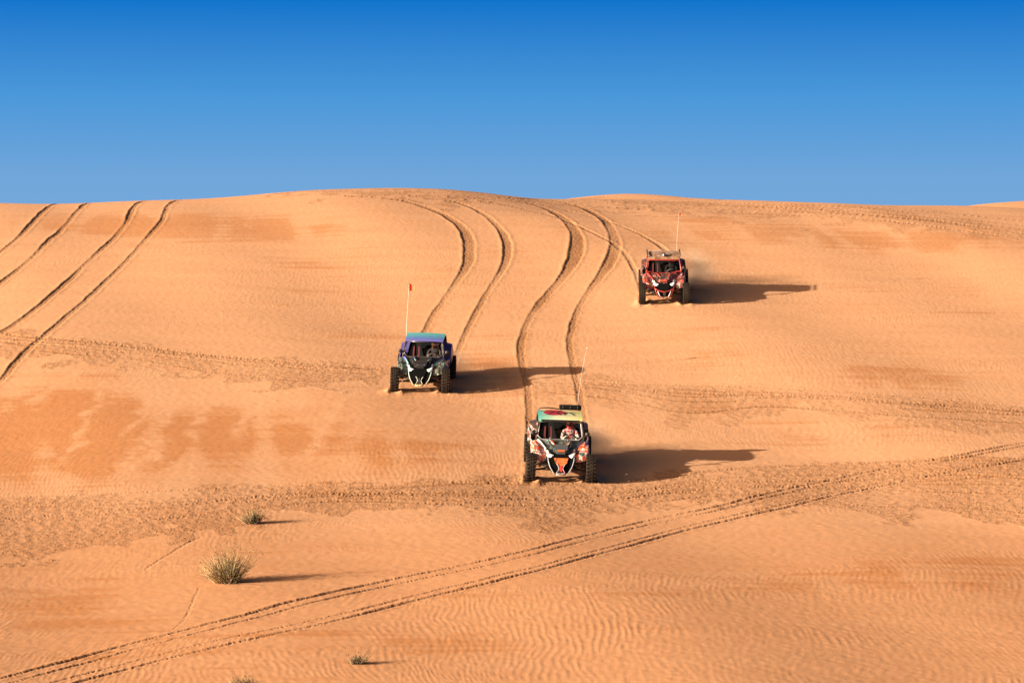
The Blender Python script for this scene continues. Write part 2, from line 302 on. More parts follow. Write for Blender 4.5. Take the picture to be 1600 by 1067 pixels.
for pts, w, dep, chv, berm, slide in T:
    w = w * .70
    px = catmull(pts, 6.0); wp = np.array([ground_at(a, b)[:2] for a, b in px])
    keep = [0]
    for i in range(1, len(wp)):
        if np.linalg.norm(wp[i] - wp[keep[-1]]) > .18: keep.append(i)
    wp = wp[keep]
    if len(wp) > 7:
        kk = np.array([1, 2, 3, 2, 1.]) / 9; q = np.stack([np.convolve(np.pad(wp[:, k], 2, mode='edge'), kk, mode='valid') for k in (0, 1)], 1); wp = q
    dist = np.full(x.shape, 9.0, np.float32); arc = np.zeros(x.shape, np.float32); R = w + .45 + slide; s0 = 0.0
    for a, b in zip(wp[:-1], wp[1:]):
        L = np.linalg.norm(b - a)
        if L < 1e-5: continue
        j0 = np.searchsorted(yrow, min(a[1], b[1]) - R); j1 = np.searchsorted(yrow, max(a[1], b[1]) + R)
        if j1 > j0:
            ym = max(yrow[j0], 30.); yM = max(yrow[j1 - 1], 30.); xs = [min(a[0], b[0]) - R, max(a[0], b[0]) + R]
            c0 = np.searchsorted(cols, min(xs[0] / ym, xs[0] / yM)); c1 = np.searchsorted(cols, max(xs[1] / ym, xs[1] / yM))
            if c1 > c0:
                sx = x[j0:j1, c0:c1] - a[0]; sy = y[j0:j1, c0:c1] - a[1]; tx, ty = (b - a) / L
                al = np.clip(sx * tx + sy * ty, 0, L); ex = sx - al * tx; ey = sy - al * ty; dd = np.hypot(ex, ey)
                sg = np.sign(tx * sy - ty * sx); cur = dist[j0:j1, c0:c1]; up = dd < np.abs(cur)
                cur[up] = (dd * np.where(sg == 0, 1, sg))[up]; arc[j0:j1, c0:c1][up] = (s0 + al)[up]
        s0 += L
    near = np.abs(dist) < R
    dn = dist[near] + nz['ed'][near] * .012 + nz['ch'][near] * .005; ad = np.abs(dn); s = arc[near]
    lgn = nz['lg'][near]; var = np.clip(.78 + .16 * nz['lu'][near] + .22 * lgn, .25, 1.3)
    if slide: w = w + slide * np.exp(-.5 * ((v[near] - 385) / 38.) ** 2)
    w = w * (1 + .10 * lgn)
    inside = 1 - smoothstep(w * .72, w * 1.12, ad)
    dep = dep * .36 * (1 - .45 * smoothstep(425, 470, v[near]) * (1 if slide else 0)) if slide else dep * .36
    h = -dep * inside * var + berm * .6 * dep * np.exp(-.5 * ((ad - w - .06) / .05) ** 2) * (var + .15 * nz['ch'][near])
    h += inside * (.0035 * nz['ch'][near])
    H[near] += h
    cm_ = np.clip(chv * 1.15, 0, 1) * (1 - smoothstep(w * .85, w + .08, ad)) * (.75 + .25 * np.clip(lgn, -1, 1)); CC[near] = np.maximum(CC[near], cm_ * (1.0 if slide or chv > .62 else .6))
    CH[near] = np.maximum(CH[near], np.clip(chv * 1.15, 0, 1) * (1 - smoothstep(w * .85, w + .10, ad)) * (.8 + .2 * np.clip(lgn, -1, 1)))

# darker, firmer, wind-scoured patches (tone) : centre u, v, radii, strength
TP = [(250, 352, 420, 22, .8), (450, 366, 110, 22, .5), (1350, 372, 330, 26, .75), (1120, 352, 170, 18, .5), (860, 385, 120, 40, .35), (120, 645, 280, 60, 1.0), (330, 690, 300, 55, 1.0),
      (90, 735, 220, 30, .5), (660, 690, 160, 35, .4), (760, 570, 60, 20, .4), (560, 520, 70, 22, .35), (180, 960, 240, 60, .7), (470, 880, 180, 45, .5), (520, 1000, 260, 24, .4), (1450, 900, 220, 60, .5),
      (1180, 925, 160, 16, .4), (1100, 880, 200, 14, .4), (1230, 970, 260, 22, .35), (1180, 640, 120, 20, .2), (1390, 600, 90, 40, .45), (1100, 560, 60, 40, .5), (1130, 690, 260, 20, .3), (1540, 480, 60, 60, .3)]
for a, b, ru, rv, st in TP:
    r2 = ((u - a) / ru) ** 2 + ((v - b) / rv) ** 2
    TONE += .72 * st * np.exp(-r2 * 1.1)
region = .10 + .30 * smoothstep(590, 640, v + 18 * nz['b2']) * (1 - smoothstep(735, 775, v)) * (1 - smoothstep(560, 900, u)) + .36 * smoothstep(770, 860, v + 12 * nz['b2'])
TONE = TONE * (1.0 + .3 * nz['b2'] - .70 * np.clip(nz['st'] - .2, -.4, 1.5)) + .08 * nz['bl'] + .08 * nz['b2']
TONE = np.clip(region + .10 * TONE + .56 * smoothstep(.22, .85, TONE + .15 * nz['sr'] + .06 * nz['ed']) - .12 * np.clip(nz['st'], 0, 2) * smoothstep(560, 620, v) * (1 - smoothstep(740, 790, v)), 0, 1)
# pale drifts of loose sand running down the firmer slope
for q_, wd in (([(285, 585), (262, 640), (225, 735)], 9), ([(345, 592), (318, 650), (296, 700)], 7), ([(410, 596), (392, 640), (370, 690)], 7), ([(250, 596), (215, 655), (190, 690)], 6), ([(540, 610), (505, 670), (470, 730)], 8), ([(130, 570), (95, 600), (40, 640)], 8), ([(480, 600), (455, 650)], 6), ([(170, 590), (140, 650), (100, 730)], 6),
               ([(1265, 365), (1275, 420), (1290, 470)], 9), ([(1395, 385), (1420, 440), (1440, 500)], 9), ([(1510, 380), (1540, 440), (1590, 520)], 12)):
    uq = np.interp(v, [p[1] for p in q_], [p[0] for p in q_]); m_ = np.exp(-.5 * ((u - uq + 5 * nz['ed']) / wd) ** 2) * smoothstep(q_[0][1] - 6, q_[0][1] + 10, v) * (1 - smoothstep(q_[-1][1] - 25, q_[-1][1] + 5, v))
    TONE = TONE * (1 - .75 * np.clip(m_ * (1 + .4 * nz['sr']), 0, 1))
# wind ripples where the sand is loose
firm = smoothstep(.50, .80, TONE + .08 * nz['bl'])
zone = np.clip(.42 + .5 * nz['b2'] + .3 * nz['bl'], 0, 1) * (1 - .6 * firm)
bigz = smoothstep(900, 1010, v + (u - 800) * .06 + nz['b2'] * 14)
bigz = np.maximum(bigz * smoothstep(650, 900, u), smoothstep(40, 10, np.hypot((u - 520) / 4, v - 930)))
def rshape(g): g = np.tanh(g * .9); return g + .28 * g * g
midz = smoothstep(.1, .9, nz['b2'] * .6 + .5)
fine = rshape(nz['ra']) * midz + rshape(nz['rc']) * (1 - midz)
upper = 1 - smoothstep(330, 420, v)
quiet = smoothstep(.05, .5, zone)
left_smooth = 1 - .75 * np.exp(-((u - 300) / 330) ** 2 - ((v - 660) / 75) ** 2) - .7 * np.exp(-((u - 150) / 260) ** 2 - ((v - 930) / 60) ** 2)
damp = (1 - np.clip(CH * 1.4, 0, 1)) * left_smooth * (1 - .9 * upper)
H += damp * ((1 - bigz) * quiet * (.0011 + .0006 * smoothstep(560, 860, v)) * fine + bigz * .0020 * rshape(nz['rb']) * (.35 + .65 * quiet))
# churned sand: lumps and hollows
H += np.clip(CH, 0, 1) * (.0022 * nz['ch'] + .0075 * np.clip(nz['ch'] * .7 + nz['c2'] * .7 - .9, 0, 1.6) + .0030 * np.tanh(nz['lu']))
H += .006 * nz['bl'] + .0015 * nz['lu']
# sand pushed up round the front tyres
for a, b in ((829, 752), (921, 750), (616, 613), (696, 612), (1006, 474), (1070, 473)):
    g = ground_at(a, b)
    for ox, oy, hh, sx_, sy_ in ((-.20, .1, .04, .06, .35), (.20, .1, .045, .07, .35), (0, -.45, .016, .16, .10), (-.27, -.1, .02, .10, .3), (.30, 0, .02, .10, .4)):
        H += (hh * np.exp(-.5 * (((x - g.x - ox) / sx_) ** 2 + ((y - g.y - oy) / sy_) ** 2))) * (1 + .25 * nz['lu'] + .15 * nz['ch'])
fade = np.zeros((NR, 1)); fade[D] = 1
Z[D] += H
def full(a, fill=0.0):
    o = np.full(X.shape, fill, np.float32); o[D] = a; return o
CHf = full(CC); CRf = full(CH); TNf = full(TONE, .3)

# sand
M = {}
def sand_material():
    m = bpy.data.materials.new('sand'); m.use_nodes = True; nt = m.node_tree; p = nt.nodes['Principled BSDF']; N = nt.nodes.new; L = nt.links.new
    p.inputs['Roughness'].default_value = .95; p.inputs['Specular IOR Level'].default_value = .12
    t = N('ShaderNodeTexCoord'); at = N('ShaderNodeAttribute'); at.attribute_name = 'tone'; ac = N('ShaderNodeAttribute'); ac.attribute_name = 'churn_shade'
    n1 = N('ShaderNodeTexNoise'); n1.inputs['Scale'].default_value = 1.4; n1.inputs['Detail'].default_value = 7; n1.inputs['Roughness'].default_value = .65
    mp1 = N('ShaderNodeMapping'); mp1.inputs['Scale'].default_value = (.3, 1, .6); L(t.outputs['Object'], mp1.inputs['Vector']); L(mp1.outputs[0], n1.inputs['Vector'])
    a1 = N('ShaderNodeMath'); a1.operation = 'MULTIPLY_ADD'; L(n1.outputs['Fac'], a1.inputs[0]); a1.inputs[1].default_value = .7; a1.inputs[2].default_value = -.35
    a2 = N('ShaderNodeMath'); a2.operation = 'ADD'; a2.use_clamp = True; L(a1.outputs[0], a2.inputs[0]); L(at.outputs['Fac'], a2.inputs[1])
    c1 = N('ShaderNodeMix'); c1.data_type = 'RGBA'; L(a2.outputs[0], c1.inputs['Factor'])
    c1.inputs[6].default_value = (.560, .290, .145, 1); c1.inputs[7].default_value = (.445, .184, .068, 1)
    n2 = N('ShaderNodeTexNoise'); n2.inputs['Scale'].default_value = 14; n2.inputs['Detail'].default_value = 5; n2.inputs['Roughness'].default_value = .75  # speckles the churned colour, standing in for shadows of small clods
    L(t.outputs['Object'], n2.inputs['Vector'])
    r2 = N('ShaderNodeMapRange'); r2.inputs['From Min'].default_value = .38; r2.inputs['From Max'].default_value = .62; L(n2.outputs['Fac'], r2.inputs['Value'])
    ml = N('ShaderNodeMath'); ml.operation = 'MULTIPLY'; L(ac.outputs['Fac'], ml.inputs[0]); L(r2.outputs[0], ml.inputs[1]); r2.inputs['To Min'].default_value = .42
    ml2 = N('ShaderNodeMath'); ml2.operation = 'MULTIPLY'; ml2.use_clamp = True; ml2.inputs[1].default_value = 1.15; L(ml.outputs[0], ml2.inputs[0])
    c2 = N('ShaderNodeMix'); c2.data_type = 'RGBA'; L(ml2.outputs[0], c2.inputs['Factor']); L(c1.outputs[2], c2.inputs[6]); c2.inputs[7].default_value = (.25, .108, .040, 1)  # brown of turned-up sand, darkened further to paint in rut shade
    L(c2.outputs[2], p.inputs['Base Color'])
    n3 = N('ShaderNodeTexNoise'); n3.inputs['Scale'].default_value = 34; n3.inputs['Detail'].default_value = 6; n3.inputs['Roughness'].default_value = .7; L(t.outputs['Object'], n3.inputs['Vector'])
    st = N('ShaderNodeMath'); st.operation = 'MULTIPLY_ADD'; ab = N('ShaderNodeAttribute'); ab.attribute_name = 'crumb'; L(ab.outputs['Fac'], st.inputs[0]); st.inputs[1].default_value = .009; st.inputs[2].default_value = .002
    hm = N('ShaderNodeMath'); hm.operation = 'MULTIPLY'; L(n3.outputs['Fac'], hm.inputs[0]); L(st.outputs[0], hm.inputs[1])
    bp = N('ShaderNodeBump'); bp.inputs['Distance'].default_value = 1.0; bp.inputs['Strength'].default_value = 1.0; L(hm.outputs[0], bp.inputs['Height']); L(bp.outputs[0], p.inputs['Normal'])
    return m
M['sand'] = sand_material()
me = bpy.data.meshes.new('ground')
me.vertices.add(NR * NC); me.vertices.foreach_set('co', np.stack([X, Y, Z], -1).astype(np.float32).ravel())
ii = (np.arange(NR - 1)[:, None] * NC + np.arange(NC - 1)[None, :]).astype(np.int32)
quads = np.stack([ii, ii + 1, ii + NC + 1, ii + NC], -1).reshape(-1, 4)
me.loops.add(quads.size); me.polygons.add(len(quads)); me.loops.foreach_set('vertex_index', quads.ravel())
me.polygons.foreach_set('loop_start', np.arange(0, quads.size, 4, dtype=np.int32)); me.polygons.foreach_set('use_smooth', np.ones(len(quads), bool))
for nm, a in (('churn_shade', CHf), ('crumb', CRf), ('tone', TNf)):
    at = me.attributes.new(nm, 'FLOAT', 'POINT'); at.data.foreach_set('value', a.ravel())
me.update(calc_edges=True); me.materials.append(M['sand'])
ground = bpy.data.objects.new('ground', me); col.objects.link(ground); tag(ground, kind='structure')
# ------------------------------------------------------------------ the buggies
BLK = mat('black_plastic', (.010, .010, .010), .5, dust=.07)
SHADE_BLK = mat('opening_shade', (.004, .004, .004), .9, spec=.05)  # near-black colour painted in for the shade inside nose and grille openings
TUBE = mat('black_tube', (.014, .013, .013), .4, dust=.12)
RUB = mat('tyre_rubber', (.009, .008, .007), .9, dust=.07, spec=.15)
STEEL = mat('dull_steel', (.16, .15, .14), .4, .8, dust=.3)
LENS = mat('lamp_lens', (.86, .88, .90), .12, 0, coat=1.0)
SEATM = mat('seat_vinyl', (.006, .006, .006), .9, spec=.1)
STRAP = mat('harness_red', (.10, .010, .010), .8)
WHITE = mat('white_trim', (.56, .56, .55), .4, dust=.12, coat=.3)
ORFLAG = mat('flag_orange', (.85, .12, .03), .7)
POLE = mat('whip_white', (.60, .56, .50), .5)
RED = mat('red_trim', (.33, .018, .015), .4, dust=.08, coat=.12)

_wheel = {}
def wheel_meshes():
    """off-road tyre with knobbly tread; axle along x, centre at origin; and its rim"""
    R, w = .385, .125; t = MB(); prof = [(-w * .80, .215), (-w * .98, .27), (-w, .33), (-w * .86, .365), (-w * .5, .378), (0, .380), (w * .5, .378), (w * .86, .365), (w, .33), (w * .98, .27), (w * .80, .215)]
    n = 36; rings = [[(px, r * math.cos(2 * math.pi * k / n), r * math.sin(2 * math.pi * k / n)) for px, r in prof] for k in range(n)]
    vs = [p for r in rings for p in r]; m = len(prof); fs = []
    for k in range(n):
        for i in range(m - 1): fs.append((k * m + i, k * m + i + 1, ((k + 1) % n) * m + i + 1, ((k + 1) % n) * m + i))
    t.add(vs, fs, True)
    for k in range(24):                                   # tread blocks
        for q, px in enumerate((-.098, -.034, .034, .098)):
            a = 2 * math.pi * (k + (.5 if q in (1, 2) else 0)) / 24; r = .383 if abs(px) < .05 else .376
            t.box((px, r * math.cos(a), r * math.sin(a)), (.048, .030, .055), Matrix.Rotation(a, 3, 'X') @ Matrix.Rotation(.25 * (1 if px > 0 else -1), 3, 'Y') if abs(px) < .05 else Matrix.Rotation(a, 3, 'X'))
    rm = MB(); n = 20; prof = [(-.10, .218), (-.085, .20), (-.05, .185), (.03, .18), (.075, .20), (.10, .218)]
    vs = [(px, r * math.cos(2 * math.pi * k / n), r * math.sin(2 * math.pi * k / n)) for k in range(n) for px, r in prof]; m = len(prof)
    rm.add(vs, [(k * m + i, k * m + i + 1, ((k + 1) % n) * m + i + 1, ((k + 1) % n) * m + i) for k in range(n) for i in range(m - 1)], True)
    for k in range(7):
        a = 2 * math.pi * k / 7
        for sx in (-1, 1): rm.box((sx * .045, .115 * math.cos(a), .115 * math.sin(a)), (.03, .15, .045), Matrix.Rotation(a, 3, 'X'))
    rm.tube([(-.07, 0, 0), (.07, 0, 0)], .06, 12)
    return t, rm
def add_wheel(root, pos, steer=0.0):
    if not _wheel:
        t, rm = wheel_meshes(); a = t.build('tyre', RUB); b = rm.build('rim', BLK)
        _wheel['t'] = a.data; _wheel['r'] = b.data; bpy.data.objects.remove(a); bpy.data.objects.remove(b)
    o = bpy.data.objects.new('tyre', _wheel['t']); col.objects.link(o); o.parent = root; o.location = pos; o.rotation_euler = (random.random() * 6, 0, steer)
    r = bpy.data.objects.new('rim', _wheel['r']); col.objects.link(r); r.parent = o
    return o
def mirror(pts, s): return [(s * p[0], p[1], p[2]) for p in pts]
def coil(a, b, r, turns, wire):
    a = Vector(a); b = Vector(b); d = b - a; t = d.normalized(); u = t.orthogonal().normalized(); w = t.cross(u); n = turns * 10
    return [a + d * i / n + (u * math.cos(2 * math.pi * i / 10) + w * math.sin(2 * math.pi * i / 10)) * r for i in range(n + 1)]

def buggy(label, at, yaw, P, steer=0.0, roof_h=1.47, whip=None, wr=.008, fs=1.0):
    """two-seat sand buggy, front towards -y, origin on the ground under the front axle. at = ground point of the front axle"""
    root = bpy.data.objects.new('dune_buggy', None); col.objects.link(root); root.empty_display_size = .3
    tag(root, label, 'buggy', 'dune buggies driving down the dune')
    WB = 2.55; cy, sy = math.cos(rad(yaw)), math.sin(rad(yaw))
    def gz(px, py): return float(base_z(np.array(px), np.array(py)))
    back = Vector((-sy, cy, 0)); rgt = Vector((cy, sy, 0))
    f = Vector(at); f.z = gz(f.x, f.y); r = f + back * WB; r.z = gz(r.x, r.y)
    a = f - rgt * .8; a.z = gz(a.x, a.y); b = f + rgt * .8; b.z = gz(b.x, b.y)
    by = (r - f).normalized(); bx = (b - a).normalized(); bz = bx.cross(by).normalized(); bx = by.cross(bz)
    mtx = Matrix.Identity(4)
    for i in range(3): mtx[i][0] = bx[i]; mtx[i][1] = by[i]; mtx[i][2] = bz[i]; mtx[i][3] = f[i]
    mtx.translation = f - bz * .035
    root.matrix_world = mtx
    RT = roof_h
    # wheels
    for s in (-1, 1):
        add_wheel(root, (s * .79, 0, .385), steer); add_wheel(root, (s * .79, WB, .385))
    # belly pan and lower frame
    m = MB(); m.loft([[(-.20, -.22, .30), (.20, -.22, .30), (.22, -.22, .40), (-.22, -.22, .40)], [(-.34, .5, .27), (.34, .5, .27), (.36, .5, .42), (-.36, .5, .42)],
                      [(-.58, .95, .27), (.58, .95, .27), (.62, .95, .45), (-.62, .95, .45)], [(-.58, 2.15, .27), (.58, 2.15, .27), (.62, 2.15, .45), (-.62, 2.15, .45)], [(-.3, 2.85, .36), (.3, 2.85, .36), (.3, 2.85, .5), (-.3, 2.85, .5)]])
    m.build('belly_pan', BLK, root)
    # suspension
    for s in (-1, 1):
        for zz, z2 in ((.36, .33), (.52, .47)):
            m = MB(); m.tube(mirror([(.18, -.13, zz), (.50, -.05, (zz + z2) / 2 + .01), (.70, 0, z2)], s), .020); m.tube(mirror([(.20, .30, zz), (.70, 0, z2)], s), .020); m.build('suspension_arm', P['arm'], root)
        m = MB(); m.tube(mirror([(.36, .16, .88), (.56, .03, .40)], s), .028)
        o = m.build('shock_absorber', STEEL, root)
        MB().tube([Vector(p) for p in coil((s * .37, .15, .84), (s * .53, .05, .47), .052, 7, .01)], .011, 5).build('spring', P['spring'], o)
        m = MB(); m.tube(mirror([(.42, 1.75, .36), (.60, 2.1, .37), (.68, WB, .385)], s), .035); m.tube(mirror([(.2, 2.75, .55), (.68, WB, .45)], s), .018); m.build('trailing_arm', P['arm'], root)
        m = MB(); m.tube(mirror([(.46, 2.35, 1.02), (.60, 2.42, .46)], s), .032); o = m.build('shock_absorber', STEEL, root)
        MB().tube(coil((s * .47, 2.355, .96), (s * .585, 2.41, .53), .058, 8, .01), .012, 5).build('spring', P['spring'], o)
        MB().tube([(s * .70, 0, .385), (s * .79, 0, .385)], .09, 12).build('hub', STEEL, root)
        MB().tube([(s * .66, WB, .385), (s * .79, WB, .385)], .09, 12).build('hub', STEEL, root)
    # hood: V shaped, from windscreen base down to the nose
    m = MB()
    m.loft([[(-.60, 1.06, .90), (-.30, 1.00, .955), (.30, 1.00, .955), (.60, 1.06, .90), (.56, 1.06, .70), (-.56, 1.06, .70)],
            [(-.44, .55, .86), (-.22, .52, .91), (.22, .52, .91), (.44, .55, .86), (.40, .55, .66), (-.40, .55, .66)],
            [(-.27, .08, .77), (-.14, .04, .80), (.14, .04, .80), (.27, .08, .77), (.25, .08, .60), (-.25, .08, .60)]])
    hood = m.build('hood', P['hood'], root)
    m = MB(); m.loft([[(-.15, .60, .925), (.15, .60, .925), (.15, .60, .90), (-.15, .60, .90)], [(-.19, .36, .945), (.19, .36, .945), (.17, .36, .86), (-.17, .36, .86)], [(-.17, .10, .875), (.17, .10, .875), (.14, .10, .78), (-.14, .10, .78)], [(-.11, -.02, .81), (.11, -.02, .81), (.10, .0, .76), (-.10, .0, .76)]])
    m.build('hood_scoop', P['scoop'], hood)
    MB().plate([(-.10, .035, .872), (.10, .035, .872), (.085, -.01, .835), (-.085, -.01, .835)], .012).build('hood_badge', P['badge'], hood)
    for s in (-1, 1):
        for k in range(2):
            MB().tube(mirror([(.28 - .05 * k, .86, .965), (.19 - .03 * k, .42, .935)], s), .012, 6).build('hood_stripe', P['badge'] if k else P['trim'], hood)
    # nose: solid fascia below the hood, black colour standing in for shaded mouth and intakes
    m = MB(); m.loft([[(-.27, .05, .78), (.27, .05, .78), (.27, .25, .78), (-.27, .25, .78)], [(-.33, -.14, .68), (.33, -.14, .68), (.30, .2, .68), (-.30, .2, .68)],
                      [(-.27, -.24, .50), (.27, -.24, .50), (.26, .1, .50), (-.26, .1, .50)], [(-.155, -.30, .29), (.155, -.30, .29), (.16, -.05, .29), (-.16, -.05, .29)]])
    nose = m.build('nose', SHADE_BLK, root)
    MB().loft([[(-.19, -.135, .69), (.19, -.135, .69), (.19, -.16, .69), (-.19, -.16, .69)], [(-.15, -.215, .575), (.15, -.215, .575), (.15, -.235, .575), (-.15, -.235, .575)], [(-.06, -.25, .49), (.06, -.25, .49), (.06, -.268, .49), (-.06, -.268, .49)]]).build('grille', P['grille'], nose)
    for k in range(4):
        z = .66 - .04 * k; MB().tube([(-.17 + .02 * k, -.165 - .022 * k, z), (.17 - .02 * k, -.165 - .022 * k, z)], .006, 6).build('grille_bar', BLK, nose)
    for s in (-1, 1):
        MB().tube([(s * .10, -.33, .36), (s * .10, -.385, .35), (s * .10, -.385, .315), (s * .10, -.34, .31)], .009, 6).build('tow_hook', RED, nose)
        MB().tube(mirror([(.30, .02, .60), (.46, .10, .56), (.52, .22, .66), (.44, .34, .80)], s), .022, 7).build('brake_hose', BLK, root)
        MB().tube(mirror([(.24, -.06, .58), (.45, .06, .44), (.66, .05, .42)], s), .012, 6).build('steering_rod', STEEL, root)
        MB().tube(mirror([(.22, .98, .965), (.30, .62, .945), (.26, .30, .90)], s), .014, 6).build('hood_rib', BLK, hood)
    # tubular front bumper outlining the nose
    m = MB()
    for s in (-1, 1):
        m.tube(mirror([(.35, -.12, .70), (.335, -.20, .60), (.29, -.27, .47), (.20, -.33, .325), (.13, -.345, .285)], s), .013)
        if not P.get('bow'): m.tube(mirror(catmull([(.115, -.262, .555), (.075, -.285, .50), (.055, -.305, .44), (.075, -.33, .38), (.125, -.345, .325)], .03), s), .010, 6)
        else: m.tube(mirror([(.24, -.27, .53), (.19, -.31, .42), (.125, -.345, .30)], s), .016, 6, mi=1)
    m.tube([(-.13, -.345, .285), (.13, -.345, .285)], .014)
    if P.get('bow'): m.tube([(.35 * k, -.29 + .10 * abs(k), .505 + .11 * k * k) for k in np.linspace(-1, 1, 9)], .020)
    m.build('front_bumper', [P['bumper'], WHITE], nose)
    MB().plate([(-.10, -.345, .33), (.10, -.345, .33), (.135, -.33, .30), (0, -.35, .275), (-.135, -.33, .30)], .02).build('skid_plate', P['skid'], nose)
    MB().plate([(0, -.285, .53), (.055, -.30, .46), (.03, -.325, .36), (-.03, -.325, .36), (-.055, -.30, .46)], .02).build('nose_badge', P['emblem'], nose)
    for s in (-1, 1):
        m = MB(); m.loft([mirror(q, s) for q in ([(.20, -.06, .745), (.37, -.01, .80), (.39, .02, .70), (.26, -.13, .66)], [(.20, .05, .745), (.37, .10, .80), (.39, .12, .70), (.26, .0, .66)])]); h = m.build('headlight', P['lampshell'], root)
        m = MB(); m.plate(mirror([(.235, -.085, .735), (.345, -.035, .765), (.355, -.04, .71), (.275, -.125, .685)], s), .03); m.build('lens', LENS, h)
        # light-coloured arm of the V from the headlight up to the windscreen corner
        m = MB(); m.loft([mirror(q, s) for q in ([(.33, -.03, .83), (.38, .0, .81), (.38, .03, .78), (.33, .0, .79)], [(.45, .50, .90), (.52, .50, .87), (.52, .52, .84), (.45, .52, .86)], [(.58, 1.02, .965), (.65, 1.02, .93), (.65, 1.04, .90), (.58, 1.04, .93)])])
        m.build('fender_trim', P['trim'], root)
        # front fender: panel beside the hood facing forward, then rolling back over the wheel
        m = MB(); th = .018
        outer = [[(.39, -.06, .58), (.39, .02, .74), (.46, .30, .865), (.53, .62, .90), (.60, 1.02, .93)], [(.56, -.10, .60), (.56, -.02, .78), (.60, .28, .90), (.65, .62, .92), (.68, 1.02, .93)],
                 [(.69, -.04, .64), (.70, .03, .80), (.72, .30, .92), (.75, .62, .90), (.76, 1.02, .88)], [(.73, .02, .60), (.745, .10, .74), (.76, .34, .84), (.785, .66, .76), (.78, 1.02, .62)]]
        rings = []
        for q in outer: rings.append(mirror(q + [(p[0], p[1] + th, p[2] - th) for p in reversed(q)], s))
        m.loft(rings); m.build('front_fender', P['fender'], root)
        # mirror on a stalk
        m = MB(); m.tube(mirror([(.62, 1.10, 1.00), (.70, 1.08, 1.08)], s), .012, 6); o = m.build('mirror_stalk', BLK, root)
        m = MB(); m.ell((s * .735, 1.08, 1.115), (.065, .045, .06)); m.build('mirror', BLK, o)
        # door
        m = MB(); m.loft([mirror(q, s) for q in ([(.66, 1.04, .45), (.69, 1.04, .45), (.76, 1.04, .86), (.73, 1.04, .88)], [(.72, 1.5, .44), (.75, 1.5, .44), (.80, 1.5, .84), (.77, 1.5, .86)], [(.72, 2.02, .44), (.75, 2.02, .44), (.81, 2.02, .98), (.78, 2.02, 1.0)])])
        d = m.build('door', P['door'], root)
        MB().plate(mirror([(.785, 1.25, .74), (.79, 1.42, .73), (.79, 1.42, .70), (.785, 1.25, .71)], s), .02).build('door_handle', BLK, d)
        # rear fender and cheek
        m = MB(); q0 = [(.55, 1.98, 1.03), (.80, 1.98, .99), (.825, 1.98, .62), (.62, 1.98, .62)]; q1 = [(.52, 2.30, 1.22), (.80, 2.32, 1.15), (.845, 2.25, .82), (.62, 2.25, .84)]
        q2 = [(.50, 2.70, 1.20), (.79, 2.70, 1.12), (.835, 2.72, .86), (.62, 2.70, .86)]; q3 = [(.48, 3.02, 1.08), (.74, 3.0, 1.02), (.77, 3.0, .80), (.60, 3.0, .82)]
        m.loft([mirror(q, s) for q in (q0, q1, q2, q3)]); m.build('rear_fender', P['rear'], root)
    # rear deck and engine cover
    MB().box((0, 2.5, .82), (1.05, .9, .42), bev=.05).build('engine_cover', BLK, root)
    MB().tube([(-.35, 3.0, .62), (-.35, 3.06, .45), (.35, 3.06, .45), (.35, 3.0, .62)], .022).build('rear_bumper', TUBE, root)
    MB().plate([(-.60, 2.10, .50), (.60, 2.10, .50), (.58, 2.40, RT - .05), (-.58, 2.40, RT - .05)], .015).build('rear_panel', SEATM, root)
    # roll cage
    m = MB(); rr = .026
    for s in (-1, 1):
        m.tube(mirror([(.64, 1.00, .90), (.61, 1.20, 1.18), (.575, 1.36, RT - .06), (.57, 1.46, RT - .03), (.57, 2.30, RT - .01), (.58, 2.42, RT - .06), (.62, 2.48, 1.1), (.62, 2.46, .55)], s), rr)
        m.tube(mirror([(.57, 2.36, RT - .04), (.52, 2.75, 1.25), (.46, 3.02, .85)], s), rr)
        m.tube(mirror([(.64, 1.0, .90), (.66, .99, .45)], s), rr); m.tube(mirror([(.60, 2.46, 1.18), (.70, 2.02, .98)], s), .02)
        m.tube(mirror([(.60, 2.46, .75), (0, 2.40, RT - .06)], s), .018)
    for yy, zz, hw in ((1.38, RT - .055, .575), (2.40, RT - .05, .575), (2.47, 1.0, .62), (1.02, .90, .64)): m.tube([(-hw, yy, zz), (hw, yy, zz)], rr)
    m.build('roll_cage', P['cage'], root)
    # windscreen surround with clipped corners
    W0 = [(-.50, 1.02, .955), (.50, 1.02, .955), (.60, 1.08, 1.03), (.555, 1.33, RT - .12), (.50, 1.37, RT - .075), (-.50, 1.37, RT - .075), (-.555, 1.33, RT - .12), (-.60, 1.08, 1.03)]
    if P.get('bow'): W0 = [(-.30, .99, .945), (.30, .99, .945)] + [(.63, 1.06, 1.01), (.585, 1.31, RT - .10), (-.585, 1.31, RT - .10), (-.63, 1.06, 1.01)]
    MB().tube(W0, .019 if not P.get('bow') else .024, 8, True).build('windscreen_frame', P['frame'], root)
    # roof
    m = MB(); rings = []
    for yy, zz, hw in ((1.30, RT - .075, .57), (1.335, RT - .02, .595), (1.50, RT + .02, .60), (1.9, RT + .035, .60), (2.30, RT + .03, .60), (2.46, RT + .0, .585)):
        top = [(hw * k, yy, zz + .018 * (1 - k * k)) for k in (-1, -.6, -.2, .2, .6, 1)]; rings.append(top + [(p[0] * .985, p[1] + .004, p[2] - .028) for p in reversed(top)])
    m.loft(rings); roof = m.build('roof', P['roof'], root)
    P['roofwork'](root, roof, RT)
